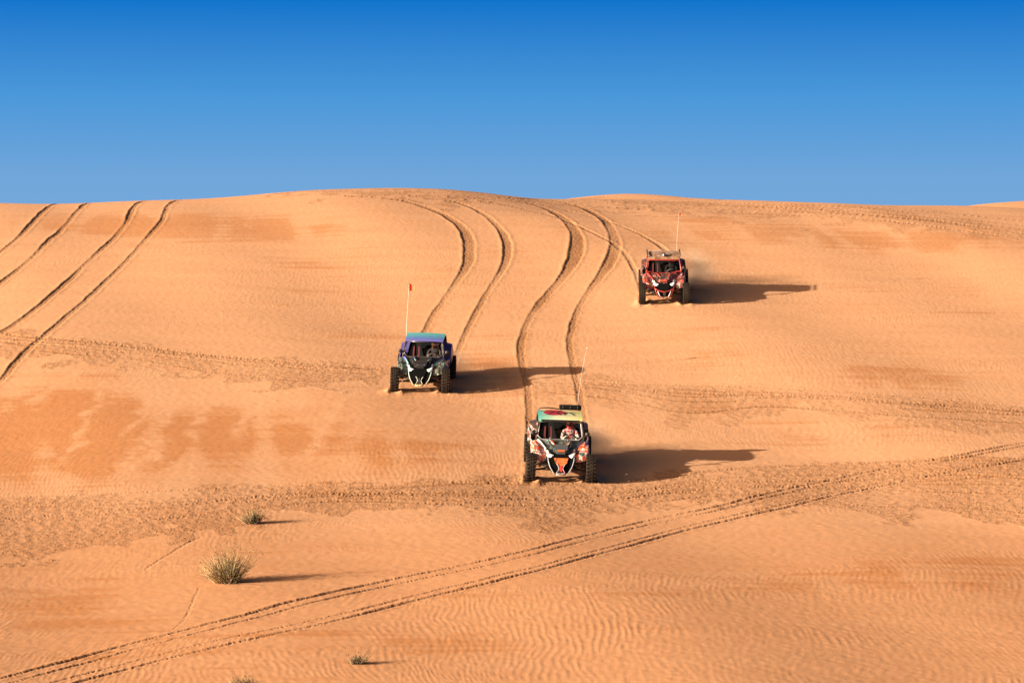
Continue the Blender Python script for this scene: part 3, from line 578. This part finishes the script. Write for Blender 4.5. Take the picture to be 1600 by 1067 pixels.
    # cabin: seats, harness, dash, wheel
    for s in (-1, 1):
        m = MB(); m.loft([[(s * .30 + q * .22, 1.38, .50 + .05 * abs(q)) for q in (-1, -.6, 0, .6, 1)] + [(s * .30 + q * .2, 1.38, .42) for q in (1, 0, -1)], [(s * .30 + q * .23, 1.85, .46 + .07 * abs(q)) for q in (-1, -.6, 0, .6, 1)] + [(s * .30 + q * .2, 1.85, .38) for q in (1, 0, -1)]])
        seat = m.build('seat', SEATM, root)
        m = MB(); m.loft([[(s * .30 + q * .23, 1.86 - .06 * abs(q), .46) for q in (-1, -.5, 0, .5, 1)] + [(s * .30 + q * .2, 1.98, .46) for q in (1, 0, -1)], [(s * .30 + q * .24, 1.95 - .07 * abs(q), .82) for q in (-1, -.5, 0, .5, 1)] + [(s * .30 + q * .2, 2.06, .82) for q in (1, 0, -1)],
                          [(s * .30 + q * .15, 2.03 - .04 * abs(q), 1.10) for q in (-1, -.5, 0, .5, 1)] + [(s * .30 + q * .13, 2.12, 1.10) for q in (1, 0, -1)], [(s * .30 + q * .12, 2.06 - .03 * abs(q), 1.24) for q in (-1, -.5, 0, .5, 1)] + [(s * .30 + q * .1, 2.13, 1.24) for q in (1, 0, -1)]])
        m.build('seat_back', SEATM, seat)
        if s < 0:
            for dx in (-.08, .08):
                MB().plate([(s * .30 + dx - .025, 2.015, 1.12), (s * .30 + dx + .025, 2.015, 1.12), (s * .30 + dx * 1.2 + .025, 1.83, .56), (s * .30 + dx * 1.2 - .025, 1.83, .56)], .008).build('harness_strap', STRAP, seat)
                MB().plate([(s * .30 + dx - .028, 1.925, .83), (s * .30 + dx + .028, 1.925, .83), (s * .30 + dx + .03, 1.90, .75), (s * .30 + dx - .03, 1.90, .75)], .012).build('strap_pad', P['pad'], seat)
    m = MB(); m.loft([[(-.60, 1.10, .80), (.60, 1.10, .80), (.60, 1.06, .90), (.3, 1.04, .94), (-.3, 1.04, .94), (-.60, 1.06, .90)], [(-.60, 1.30, .70), (.60, 1.30, .70), (.60, 1.28, .86), (.3, 1.28, .90), (-.3, 1.28, .90), (-.60, 1.28, .86)]]); m.build('dashboard', BLK, root)
    c = Vector((.30, 1.36, .90)); ax = Vector((0, -.78, -.5)).normalized(); uu = Vector((1, 0, 0)); ww = ax.cross(uu)
    m = MB(); m.tube([c + (uu * math.cos(t) + ww * math.sin(t)) * .165 for t in np.linspace(0, 2 * math.pi, 25)[:-1]], .016, 8, True)
    for t in (0, 2.1, 4.2): m.tube([c, c + (uu * math.cos(t) + ww * math.sin(t)) * .165], .012, 6)
    m.tube([c, c + ax * .16], .022); m.build('steering_wheel', BLK, root)
    if whip:
        x0, y0, dx, dy, h, fl = whip
        pts = [(x0 + dx * t * t, y0 + dy * t * t, RT - .1 + h * t) for t in np.linspace(0, 1, 9)]
        w = MB().tube(pts, .008, 6, rr=[wr * (1.3 - .6 * t) for t in np.linspace(0, 1, 9)]).build('whip_antenna', POLE, root)
        if fl:
            p = Vector(pts[-1]); m = MB(); g = []
            for i in range(5):
                t = i / 4; hw = fs * .115 * (1 - t * .85); sag = -.08 * t * t * fs
                g.append([(p.x + .21 * fs * t, p.y + .03 * math.sin(t * 5), p.z + .0 + sag - .10 + hw + .0), (p.x + .21 * fs * t, p.y + .03 * math.sin(t * 5), p.z + sag - .10 - hw), (p.x + .21 * fs * t, p.y + .006 + .03 * math.sin(t * 5), p.z + sag - .10 - hw), (p.x + .21 * fs * t, p.y + .006 + .03 * math.sin(t * 5), p.z + sag - .10 + hw)])
            m.loft(g, smooth=False); m.build('flag', ORFLAG, w)
        else:
            MB().ell(pts[-1], (.010, .010, .025)).build('tip', POLE, w)
    return root

# liveries -----------------------------------------------------------
def sock(c): return c
wht = (.56, .55, .53); orr = (.70, .09, .015); tea = (.10, .38, .33); blk = (.012, .013, .014); dgr = (.02, .06, .05); redd = (.45, .02, .02)
liv_a = ramp_mat('livery_white_orange', 'noise', [(0, dgr), (.42, wht), (.48, orr), (.54, dgr), (.60, tea), (.64, wht), (.70, redd)], 5.0, seed=2.3)
liv_a2 = ramp_mat('livery_orange_panel', 'noise', [(0, dgr), (.38, wht), (.43, (.62, .10, .02)), (.53, (.50, .05, .012)), (.58, wht), (.62, dgr)], 5.5, seed=5.1)
liv_ar = ramp_mat('livery_dark_red', 'noise', [(0, blk), (.45, (.16, .02, .015)), (.55, wht), (.60, blk), (.7, dgr)], 4.0, seed=1.1)
roof_a = ramp_mat('roof_teal_to_yellow', 'axis', [(0, (.08, .42, .34)), (.25, (.30, .50, .34)), (.45, (.62, .58, .36)), (1, (.66, .62, .22))], axis=0, lo=-.6, hi=.6, interp='LINEAR', dust=.12)
grille_a = ramp_mat('grille_flame', 'noise', [(0, orr), (.45, (.62, .16, .03)), (.58, blk), (.63, orr)], 9.0, seed=.7)
purple = (.038, .042, .20); liv_b = mat('paint_violet_blue', purple, .35, dust=.13, coat=.12)
liv_bf = ramp_mat('livery_dark_camo', 'noise', [(0, (.012, .014, .016)), (.46, (.05, .10, .07)), (.54, (.40, .45, .38)), (.58, (.015, .02, .025)), (.66, (.06, .16, .15))], 5.5, seed=3.3)
trim_b = ramp_mat('trim_white_teal', 'axis', [(0, (.62, .68, .64)), (.5, (.25, .50, .48)), (1, (.06, .05, .40))], axis=1, lo=-.2, hi=1.0, interp='LINEAR', dust=.1)
roof_b = ramp_mat('roof_blue_to_teal', 'axis', [(0, (.07, .07, .28)), (.05, (.08, .11, .34)), (.17, (.08, .22, .40)), (.45, (.11, .40, .42)), (1, (.16, .54, .42))], axis=1, lo=1.3, hi=2.45, interp='LINEAR', dust=.08)
bump_b = ramp_mat('bumper_cream_teal', 'axis', [(0, (.55, .48, .24)), (.4, (.52, .56, .42)), (1, (.40, .60, .58))], axis=2, lo=.28, hi=.7, interp='LINEAR', dust=.1)
liv_c = ramp_mat('livery_red_white', 'noise', [(0, blk), (.49, (.28, .02, .015)), (.535, wht), (.55, (.34, .03, .015)), (.585, blk)], 5.5, seed=7.7)
liv_cf = ramp_mat('livery_red_panel', 'noise', [(0, blk), (.40, wht), (.43, (.36, .035, .015)), (.54, (.10, .01, .01)), (.60, blk)], 6.0, seed=4.4)
roof_c = ramp_mat('roof_tan_print', 'noise', [(0, (.06, .03, .015)), (.42, (.24, .12, .05)), (.55, (.34, .26, .22)), (.58, (.22, .05, .04)), (.62, (.14, .08, .035))], 6.0, seed=9.2, dust=.3, coat=0, rough=.8)

def roof_z(x_, RT): return RT + .035 + .018 * (1 - (x_ / .6) ** 2)
def roofwork_a(root, roof, RT):
    """printed red leaf-like wing with black ribs; serrated lamp bar at the front edge; rolled bag at the rear"""
    prn = mat('print_red', (.42, .015, .02), .4, dust=.1); prb = mat('print_black', (.012, .012, .012), .4, dust=.08)
    def decal(pts, m, nm, lift=.004):
        b = MB(); n = len(pts); vs = [(p[0], p[1], roof_top(p[0], p[1], RT) + lift) for p in pts]; cx = sum(p[0] for p in pts) / n; cy_ = sum(p[1] for p in pts) / n
        b.add(vs + [(cx, cy_, roof_top(cx, cy_, RT) + lift)], [(i, (i + 1) % n, n) for i in range(n)]); return b.build(nm, m, roof)
    el = [(-.13 + .31 * math.cos(t), 1.95 + .36 * math.sin(t) * (1 - .25 * math.cos(t))) for t in np.linspace(0, 2 * math.pi, 29)[:-1]]
    decal(el, prn, 'print_patch')
    def stroke(pts, w0, lift):
        P_ = catmull(pts, .05); n = len(P_); L_ = []; R_ = []
        for i in range(n):
            t = P_[min(i + 1, n - 1)] - P_[max(i - 1, 0)]; t = t / (np.linalg.norm(t) + 1e-9); w = w0 * math.sin(math.pi * (.12 + .82 * i / (n - 1)))
            L_.append((P_[i][0] - t[1] * w, P_[i][1] + t[0] * w)); R_.append((P_[i][0] + t[1] * w, P_[i][1] - t[0] * w))
        b = MB(); vs = [(p[0], p[1], roof_top(p[0], p[1], RT) + lift) for p in L_ + R_]; b.add(vs, [(i, n + i, n + i + 1, i + 1) for i in range(n - 1)]); b.build('print_stroke', prb, roof)
    for k, (q, w) in enumerate((([(-.45, 2.05), (-.13, 1.98), (.20, 1.95), (.42, 2.05), (.56, 1.98)], .025), ([(-.15, 1.98), (-.28, 2.2), (-.33, 2.28)], .018), ([(-.13, 1.98), (-.30, 1.75), (-.36, 1.66)], .022), ([(-.10, 1.97), (-.02, 1.70), (.02, 1.56)], .024),
                       ([(-.05, 2.0), (.02, 2.2), (.05, 2.3)], .016), ([(.18, 1.96), (.12, 1.72), (.09, 1.58)], .024), ([(.20, 1.96), (.33, 1.80), (.37, 1.62)], .03), ([(-.42, 2.02), (-.50, 2.10), (-.56, 2.08)], .02))):
        stroke(q, w, .007 + .0008 * k)
    m = MB(); m.tube([(-.52, 1.285, RT - .055), (.52, 1.285, RT - .055)], .028, 8); bar = m.build('lamp_bar', BLK, roof)
    for k in range(16): MB().box((-.495 + .066 * k, 1.262, RT - .048), (.046, .03, .055), Matrix.Rotation(.3, 3, 'X')).build('lamp', mat_lampcell, bar)
    m = MB(); n = 16
    pr = [(-.0, .03), (.0, .062), (.03, .072), (.14, .075), (.27, .075), (.40, .075), (.55, .075), (.585, .07), (.60, .05)]
    m.tube([(.0 + p[0], 2.40, RT + .115) for p in pr], .07, n, rr=[p[1] for p in pr]); bag = m.build('rolled_bag', SEATM, root)
    for xx in (.10, .30, .50): MB().tube([(xx + .001, 2.40 + .079 * math.cos(t), RT + .115 + .079 * math.sin(t)) for t in np.linspace(0, 2 * math.pi, 15)[:-1]], .008, 5, True).build('bag_strap', BLK, bag)
    m = MB(); m.tube([(-.56, 2.42, RT + .0), (-.54, 2.42, RT + .07), (-.30, 2.42, RT + .085), (.0, 2.42, RT + .06)], .018); m.build('roof_rail', TUBE, root)
def roof_top(x_, y_, RT):
    hw = .6; z = float(np.interp(y_, [1.30, 1.335, 1.5, 1.9, 2.3, 2.46], [RT - .075, RT - .02, RT + .02, RT + .035, RT + .03, RT]))
    k = min(1, abs(x_ / hw)); ks = [0, .2, .6, 1]; zs = [1 - .04, 1 - .04, 1 - .36, 0]
    return z + .018 * float(np.interp(k, ks, zs))
mat_lampcell = mat('lamp_cell', (.05, .05, .055), .25, .3, coat=.12)
def roofwork_b(root, roof, RT):
    MB().tube([(-.50, 1.29, RT - .085), (.50, 1.29, RT - .085)], .02, 8).build('lamp_bar', mat_lampcell, roof)
    # small white lettering-like marks on the nose scoop
    wm = mat('decal_white', (.7, .7, .68), .4)
    for k in range(7):
        xx = -.105 + .035 * k; h_ = .028
        MB().plate([(xx - .012, .075, .868), (xx + .012, .075, .868), (xx + .010, .068, .868 - h_), (xx - .010, .068, .868 - h_)], .006).build('decal_mark', wm, root)
def roofwork_c(root, roof, RT):
    m = MB(); m.box((0, 1.45, RT + .075), (.13, .2, .10), bev=.02); pod = m.build('camera_pod', BLK, root)
    MB().tube([(0, 1.35, RT + .075), (0, 1.33, RT + .075)], .035, 12).build('pod_lens', LENS, pod)
    wp = mat('print_pale', (.55, .48, .45), .5, dust=.25); rp = mat('print_rose', (.42, .12, .12), .5, dust=.25)
    for k, (x0, y0, x1, y1, w, mm) in enumerate(((-.5, 2.22, -.12, 2.30, .05, wp), (-.52, 2.05, -.16, 2.12, .04, rp), (-.45, 1.95, -.12, 1.98, .035, wp), (.14, 2.1, .42, 1.95, .05, wp), (.16, 2.28, .50, 2.18, .03, rp), (-.54, 2.2, -.46, 1.85, .03, wp))):
        n = 8; vs = []
        for i in range(n + 1):
            t = i / n; xx = x0 + (x1 - x0) * t; yy = y0 + (y1 - y0) * t + .03 * math.sin(t * 6 + k); ww = w * (.5 + .5 * math.sin(math.pi * t))
            vs += [(xx, yy - ww, roof_top(xx, yy - ww, RT) + .004 + .0008 * k), (xx, yy + ww, roof_top(xx, yy + ww, RT) + .004 + .0008 * k)]
        MB().add(vs, [(2 * i, 2 * i + 2, 2 * i + 3, 2 * i + 1) for i in range(n)]).build('print_patch', mm, roof)
    for s in (-1, 1):
        MB().tube([(s * .585, 1.36, RT + .0), (s * .60, 1.40, RT + .075), (s * .60, 2.36, RT + .085), (s * .585, 2.44, RT + .02)], .02).build('roof_rail', TUBE, root)

PA = dict(arm=TUBE, spring=RED, hood=ramp_mat('hood_dark_green', 'noise', [(0, blk), (.45, dgr), (.53, (.10, .22, .20)), (.57, blk), (.62, wht), (.65, blk)], 6, seed=6.1), scoop=mat('scoop_grey', (.06, .075, .08), .4, dust=.12), badge=mat('badge_orange', (.62, .10, .02), .4, dust=.1), trim=ramp_mat('trim_white_grey', 'noise', [(0, wht), (.5, (.45, .46, .45)), (.56, wht), (.66, dgr)], 7, seed=8.8), grille=grille_a,
          bumper=mat('bumper_grey', (.33, .35, .35), .4, dust=.1), skid=mat('skid_grey', (.30, .30, .30), .5, dust=.2), emblem=mat('emblem_red', (.48, .03, .02), .4, dust=.1), lampshell=WHITE, fender=liv_a2, door=liv_a, rear=liv_ar, cage=TUBE, frame=mat('frame_grey', (.30, .30, .29), .4, dust=.2), roof=roof_a, roofwork=roofwork_a, pad=WHITE)
PB = dict(arm=TUBE, spring=mat('spring_dark', (.05, .05, .06), .4), hood=BLK, scoop=BLK, badge=mat('badge_dark', (.03, .035, .04), .3), trim=trim_b, grille=SHADE_BLK, bumper=bump_b, skid=mat('skid_cream', (.50, .42, .22), .5, dust=.2), emblem=mat('emblem_dark', (.02, .02, .02), .5), lampshell=trim_b,
          fender=liv_bf, door=liv_b, rear=liv_b, cage=TUBE, frame=mat('frame_dark', (.05, .05, .055), .35, dust=.2), roof=roof_b, roofwork=roofwork_b, pad=WHITE)
PC = dict(arm=TUBE, spring=WHITE, hood=liv_c, scoop=liv_c, badge=mat('badge_red', (.60, .06, .02), .4, dust=.1), trim=ramp_mat('trim_red_white', 'axis', [(0, wht), (.22, redd), (1, redd)], axis=1, lo=-.1, hi=1.0, interp='CONSTANT'), grille=SHADE_BLK, bumper=RED, skid=mat('skid_tan', (.30, .19, .10), .6, dust=.3), emblem=BLK,
          lampshell=WHITE, fender=liv_cf, door=liv_c, rear=liv_c, cage=mat('cage_dark_red', (.16, .015, .015), .4, dust=.15), frame=RED, bow=True, roof=roof_c, roofwork=roofwork_c, pad=BLK)
g1 = ground_at(875, 752); g2 = ground_at(656, 612); g3 = ground_at(1038, 474)
b1 = buggy('buggy with teal and yellow roof bearing a red print, nearest the camera', g1, 1.0, PA, whip=(.50, 2.44, .20, .1, 1.85, False), wr=.0035)
b2 = buggy('violet-blue buggy with orange whip flag and blue-teal roof', g2, -3.0, PB, steer=.05, whip=(-.62, 1.9, .05, .05, 1.72, True), wr=.007, fs=1.1)
b3 = buggy('red and white buggy with brown roof, highest on the dune', g3, -2.2, PC, whip=(.50, 2.46, .10, .1, 1.55, True), wr=.0045, fs=.55)

# ------------------------------------------------------------------ drivers
def skin_mesh(verts, edges, radii, sub=2):
    me_ = bpy.data.meshes.new('tmp'); me_.from_pydata(verts, edges, []); o = bpy.data.objects.new('tmp', me_); col.objects.link(o)
    md = o.modifiers.new('s', 'SKIN'); sv = me_.skin_vertices[0].data
    for i, r_ in enumerate(radii): sv[i].radius = (r_, r_) if not isinstance(r_, tuple) else r_
    sv[0].use_root = True; md.use_smooth_shade = True
    ss = o.modifiers.new('u', 'SUBSURF'); ss.levels = sub; ss.render_levels = sub
    dg = bpy.context.evaluated_depsgraph_get(); out = bpy.data.meshes.new_from_object(o.evaluated_get(dg)); bpy.data.objects.remove(o)
    for p in out.polygons: p.use_smooth = True
    return out
def driver(root, label, suit, helmet, visor, glove):
    hp = (.30, 1.72, .60)                                # hips on the seat, hands on the wheel
    V_ = [hp, (.30, 1.78, .74), (.30, 1.86, .94), (.30, 1.88, 1.05), (.30, 1.87, 1.14),
          (.20, 1.66, .58), (.19, 1.32, .66), (.18, 1.14, .42), (.18, 1.02, .40), (.40, 1.66, .58), (.41, 1.32, .66), (.42, 1.14, .42), (.42, 1.02, .40),
          (.13, 1.85, 1.02), (.08, 1.68, .86), (.125, 1.46, .90), (.47, 1.85, 1.02), (.53, 1.68, .86), (.475, 1.46, .90)]
    E_ = [(0, 1), (1, 2), (2, 3), (3, 4), (0, 5), (5, 6), (6, 7), (7, 8), (0, 9), (9, 10), (10, 11), (11, 12), (3, 13), (13, 14), (14, 15), (3, 16), (16, 17), (17, 18)]
    R_ = [(.15, .12), (.14, .11), (.17, .12), (.11, .09), (.06, .06), .085, .065, .05, .045, .085, .065, .05, .045, .065, .05, .036, .065, .05, .036]
    me_ = skin_mesh(V_, E_, R_); me_.materials.append(suit)
    body = bpy.data.objects.new('person', me_); col.objects.link(body); body.matrix_world = root.matrix_world
    tag(body, label, 'person', 'people driving the buggies')
    m = MB(); m.ell((.30, 1.84, 1.24), (.125, .150, .135), 18, 12); m.loft([[(.30 + .10 * math.cos(t), 1.735 + .05 * math.sin(t), 1.165) for t in np.linspace(math.pi, 2 * math.pi, 9)], [(.30 + .085 * math.cos(t), 1.71 + .07 * math.sin(t), 1.12) for t in np.linspace(math.pi, 2 * math.pi, 9)]], closed=False, smooth=True)
    h = m.build('helmet', helmet, body)
    m = MB(); rings = []
    for zz, k in ((1.205, .93), (1.235, 1.0), (1.275, .95)): rings.append([(.30 + .128 * k * math.cos(t), 1.84 + .156 * k * math.sin(t), zz) for t in np.linspace(math.pi * 1.15, math.pi * 1.85, 10)])
    m.loft(rings, closed=False, smooth=True); m.build('visor', visor, h)
    MB().plate([(.20, 1.72, 1.33), (.40, 1.72, 1.33), (.38, 1.62, 1.33), (.22, 1.62, 1.33)], .012).build('helmet_peak', helmet, h)
    for s, w in ((-1, (.125, 1.46, .90)), (1, (.475, 1.46, .90))):
        m = MB(); c = Vector((.30 + s * .160, 1.375, .925))   # palm beside the rim, fingers curl round it, thumb along it
        m.loft([[Vector(w) + Vector((dx, 0, dz)) for dx, dz in ((-.03, -.02), (.03, -.02), (.03, .02), (-.03, .02))], [c + Vector((dx, .045, dz)) for dx, dz in ((-.022, -.045), (.022, -.045), (.022, .045), (-.022, .045))], [c + Vector((s * .016 + dx, .0, dz)) for dx, dz in ((-.014, -.045), (.014, -.045), (.014, .045), (-.014, .045))]], smooth=True)
        for k in range(4):
            z = .036 - .024 * k; L_ = (.9, 1.0, .95, .78)[k]
            m.tube([c + Vector((s * .018, .004, z)), c + Vector((s * .018, -.035 * L_, z)), c + Vector((-s * .012, -.048 * L_, z)), c + Vector((-s * .030, -.022, z * .95))], .0105, 6, rr=[.011, .0105, .0095, .008])
        m.tube([c + Vector((-s * .01, .035, .035)), c + Vector((-s * .03, .015, .058)), c + Vector((-s * .032, -.012, .068))], .011, 6, rr=[.013, .011, .009])
        m.build('glove', glove, body)
    return body
driver(b1, 'driver in white and red riding suit and dark red helmet, in the teal-and-yellow-roofed buggy', ramp_mat('suit_white_red', 'noise', [(0, (.03, .03, .03)), (.40, (.40, .37, .33)), (.52, (.30, .015, .02)), (.60, (.36, .33, .30)), (.66, (.03, .03, .03))], 5, seed=1.9, rough=.8, coat=0), mat('helmet_dark_red', (.20, .015, .015), .3, coat=.6), mat('visor_dark', (.01, .01, .012), .15), mat('glove_white', (.62, .58, .52), .8))
driver(b2, 'driver in black riding suit and dark helmet, in the violet-blue buggy', ramp_mat('suit_black', 'noise', [(0, (.010, .010, .011)), (.58, (.12, .025, .02)), (.62, (.015, .015, .016))], 5, seed=3.9, rough=.9, coat=0, dust=.03), mat('helmet_brown', (.07, .035, .02), .3, coat=.6), mat('visor_smoke', (.25, .2, .17), .2), mat('glove_grey', (.20, .19, .18), .8))
driver(b3, 'driver in dark riding suit and grey helmet, in the red and white buggy', mat('suit_charcoal', (.010, .010, .010), .9, spec=.1), mat('helmet_grey', (.07, .055, .055), .3, coat=.3), mat('visor_black', (.01, .01, .012), .15), mat('glove_black', (.04, .04, .04), .8))

# thin dust hanging behind the wheels
def dust_material(dens, seed):
    m = bpy.data.materials.new('dust'); m.use_nodes = True; nt = m.node_tree; nt.nodes.clear(); N = nt.nodes.new; L = nt.links.new
    o = N('ShaderNodeOutputMaterial'); pv = N('ShaderNodeVolumePrincipled'); pv.inputs['Color'].default_value = (.86, .62, .42, 1); L(pv.outputs[0], o.inputs['Volume'])
    t = N('ShaderNodeTexCoord'); n = N('ShaderNodeTexNoise'); n.inputs['Scale'].default_value = 1.3; n.inputs['Detail'].default_value = 3
    mp_ = N('ShaderNodeMapping'); mp_.inputs['Location'].default_value = (seed, 0, seed); L(t.outputs['Object'], mp_.inputs[0]); L(mp_.outputs[0], n.inputs['Vector'])
    ln = N('ShaderNodeVectorMath'); ln.operation = 'LENGTH'; L(t.outputs['Object'], ln.inputs[0])
    f = N('ShaderNodeMapRange'); f.interpolation_type = 'SMOOTHSTEP'; f.inputs['From Min'].default_value = 1.0; f.inputs['From Max'].default_value = .1; L(ln.outputs['Value'], f.inputs['Value'])
    r_ = N('ShaderNodeMapRange'); r_.inputs['From Min'].default_value = .40; r_.inputs['From Max'].default_value = .75; L(n.outputs['Fac'], r_.inputs['Value'])
    a = N('ShaderNodeMath'); a.operation = 'MULTIPLY'; L(f.outputs[0], a.inputs[0]); L(r_.outputs[0], a.inputs[1])
    b = N('ShaderNodeMath'); b.operation = 'MULTIPLY'; b.inputs[1].default_value = dens; L(a.outputs[0], b.inputs[0]); L(b.outputs[0], pv.inputs['Density'])
    return m
def dust(root, off, rad3, dens, label, seed):
    m = MB().ell((0, 0, 0), (1, 1, 1), 20, 12); o = m.build('dust_cloud', dust_material(dens, seed))
    o.matrix_world = root.matrix_world @ Matrix.Translation(off) @ Matrix.Diagonal((*rad3, 1)); tag(o, label, 'dust', kind='stuff'); return o
dust(b3, (.55, 3.6, .5), (2.0, 2.2, 1.0), 3.4, 'faint pale dust behind the highest buggy', 1.0)
dust(b1, (.5, 3.3, .4), (1.8, 2.1, .8), 1.7, 'faint pale dust behind the nearest buggy', 4.0)
dust(b2, (.4, 3.4, .35), (1.5, 1.8, .6), 1.5, 'faint pale dust behind the violet-blue buggy', 7.0)

# ------------------------------------------------------------------ desert shrubs
def leafmat(name, c1, c2):
    m = bpy.data.materials.new(name); m.use_nodes = True; nt = m.node_tree; p = nt.nodes['Principled BSDF']; N = nt.nodes.new; L = nt.links.new
    p.inputs['Roughness'].default_value = .8; p.inputs['Specular IOR Level'].default_value = .2
    g = N('ShaderNodeNewGeometry'); x_ = N('ShaderNodeMix'); x_.data_type = 'RGBA'; L(g.outputs['Random Per Island'], x_.inputs['Factor']); x_.inputs[6].default_value = (*c1, 1); x_.inputs[7].default_value = (*c2, 1); L(x_.outputs[2], p.inputs['Base Color'])
    return m
STRAW = leafmat('dry_grass', (.52, .37, .18), (.30, .22, .10)); OLIVE = leafmat('olive_twigs', (.20, .155, .07), (.08, .07, .032)); WOOD = leafmat('grey_wood', (.16, .11, .09), (.09, .06, .045)); SEED = leafmat('seed_heads', (.22, .12, .06), (.14, .09, .04))
def shrub(label, uv, wdt, hgt, n_straw, n_olive, lean, seed, spread=1.0):
    rs = random.Random(seed); g = ground_at(*uv)
    root = bpy.data.objects.new('desert_shrub', None); col.objects.link(root); root.location = g; root.empty_display_size = .2
    tag(root, label, 'shrub', 'dry shrubs on the sand in the foreground')
    def blade(m, p0, d, L_, w, bend, segs=4, kink=0):
        pts = []; p = Vector(p0); d = Vector(d).normalized(); side = d.cross(Vector((rs.uniform(-1, 1), rs.uniform(-1, 1), .2))).normalized()
        for i in range(segs + 1):
            pts.append(p.copy()); p += d * L_ / segs; d = (d + Vector((rs.gauss(0, kink), rs.gauss(0, kink), -bend)) ).normalized()
        vs = []; fs = []
        for i, q in enumerate(pts):
            ww = w * (1 - .75 * i / segs); vs += [q - side * ww, q + side * ww]
        for i in range(segs): fs.append((2 * i, 2 * i + 1, 2 * i + 3, 2 * i + 2))
        m.add(vs, fs); return pts
    clumps = [(rs.uniform(-.5, .5), rs.uniform(-.4, .4), rs.uniform(.55, 1.1)) for _ in range(7)]
    def base(r_):
        cx, cy_, hf = rs.choice(clumps); base.h = hf * (1 + .35 * cx); a = rs.uniform(0, 2 * math.pi); q = rs.random() * r_ * .42
        return Vector((cx * r_ * 1.5 + q * math.cos(a), cy_ * r_ + q * math.sin(a), -.02))
    def base_old(r_): a = rs.uniform(0, 2 * math.pi); q = math.sqrt(rs.random()) * r_; return Vector((q * math.cos(a), q * math.sin(a) * .8, -.02))
    straw = MB(); olive = MB(); wood = MB(); seeds = MB()
    for k in range(n_straw):
        b = base(wdt * .33) + Vector((-wdt * .12, 0, 0)); d = Vector((b.x / wdt * 2.0 * spread + rs.gauss(-.12, .35), b.y / wdt * 2.0 + rs.gauss(0, .4), 1.0)); pts = blade(straw, b, d, hgt * rs.uniform(.35, .95) * base.h, .0045, rs.uniform(.02, .12), kink=.07)
        if rs.random() < .10: seeds.ell(pts[-1], (.012, .012, .016), 5, 4)
    for k in range(n_olive):
        b = base(wdt * .30) + Vector((wdt * .10, 0, 0)); d = Vector((b.x / wdt * 1.6 * spread + rs.gauss(lean, .35), b.y / wdt * 1.5 + rs.gauss(0, .35), 1.0)); L_ = hgt * rs.uniform(.3, 1.0) * base.h
        pts = blade(olive, b, d, L_, .005, rs.uniform(.0, .08), kink=.12)
        for q in pts[1:]:
            if rs.random() < .8: blade(olive, q, (rs.gauss(0, .7), rs.gauss(0, .7), rs.uniform(.1, 1)), hgt * rs.uniform(.08, .22), .0045, .05, 2, .1)
        if rs.random() < .2: seeds.ell(pts[-1] + Vector((0, 0, rs.uniform(0, .04))), (.011, .011, .014), 5, 4)
    for k in range(int(14 + wdt * 30)):
        b = base(wdt * .36); d = Vector((b.x / wdt * 3 + rs.gauss(0, .4), b.y / wdt * 3 + rs.gauss(0, .4), .8)); p = b; pts = [b]
        for i in range(4): d = (d.normalized() + Vector((rs.gauss(0, .25), rs.gauss(0, .25), rs.gauss(.05, .15)))); p = p + d.normalized() * hgt * .13; pts.append(p)
        wood.tube(pts, .008, 5, rr=[.010, .008, .006, .005, .003])
    for k in range(int(40 * wdt)):                       # litter of dead twigs round the foot
        a = rs.uniform(0, 6.28); q = wdt * rs.uniform(.2, .7); b = Vector((q * math.cos(a), q * math.sin(a) * .8, .004)); blade(wood, b, (rs.gauss(0, 1), rs.gauss(0, 1), .05), rs.uniform(.04, .12), .004, .0, 2, .2)
    straw.build('dry_blades', STRAW, root); olive.build('green_twigs', OLIVE, root); wood.build('woody_stems', WOOD, root)
    if seeds.v: tag(seeds.build('seed_heads', SEED, root), kind='stuff')
    return root
shrub('largest shrub, straw-coloured on the left and olive on the right, throwing a long shadow', (356, 911), .58, 1.0, 400, 260, .08, 3)
shrub('small dense olive shrub at the lower edge of the churned sand', (394, 818), .38, .42, 190, 240, .02, 5)
shrub('small sparse round shrub on rippled sand below the diagonal wheel tracks', (557, 1038), .26, .32, 40, 110, .05, 8, 1.3)
shrub('low olive shrub cut off by the bottom edge of the photo', (368, 1078), .44, .34, 100, 250, .05, 9, 1.5)
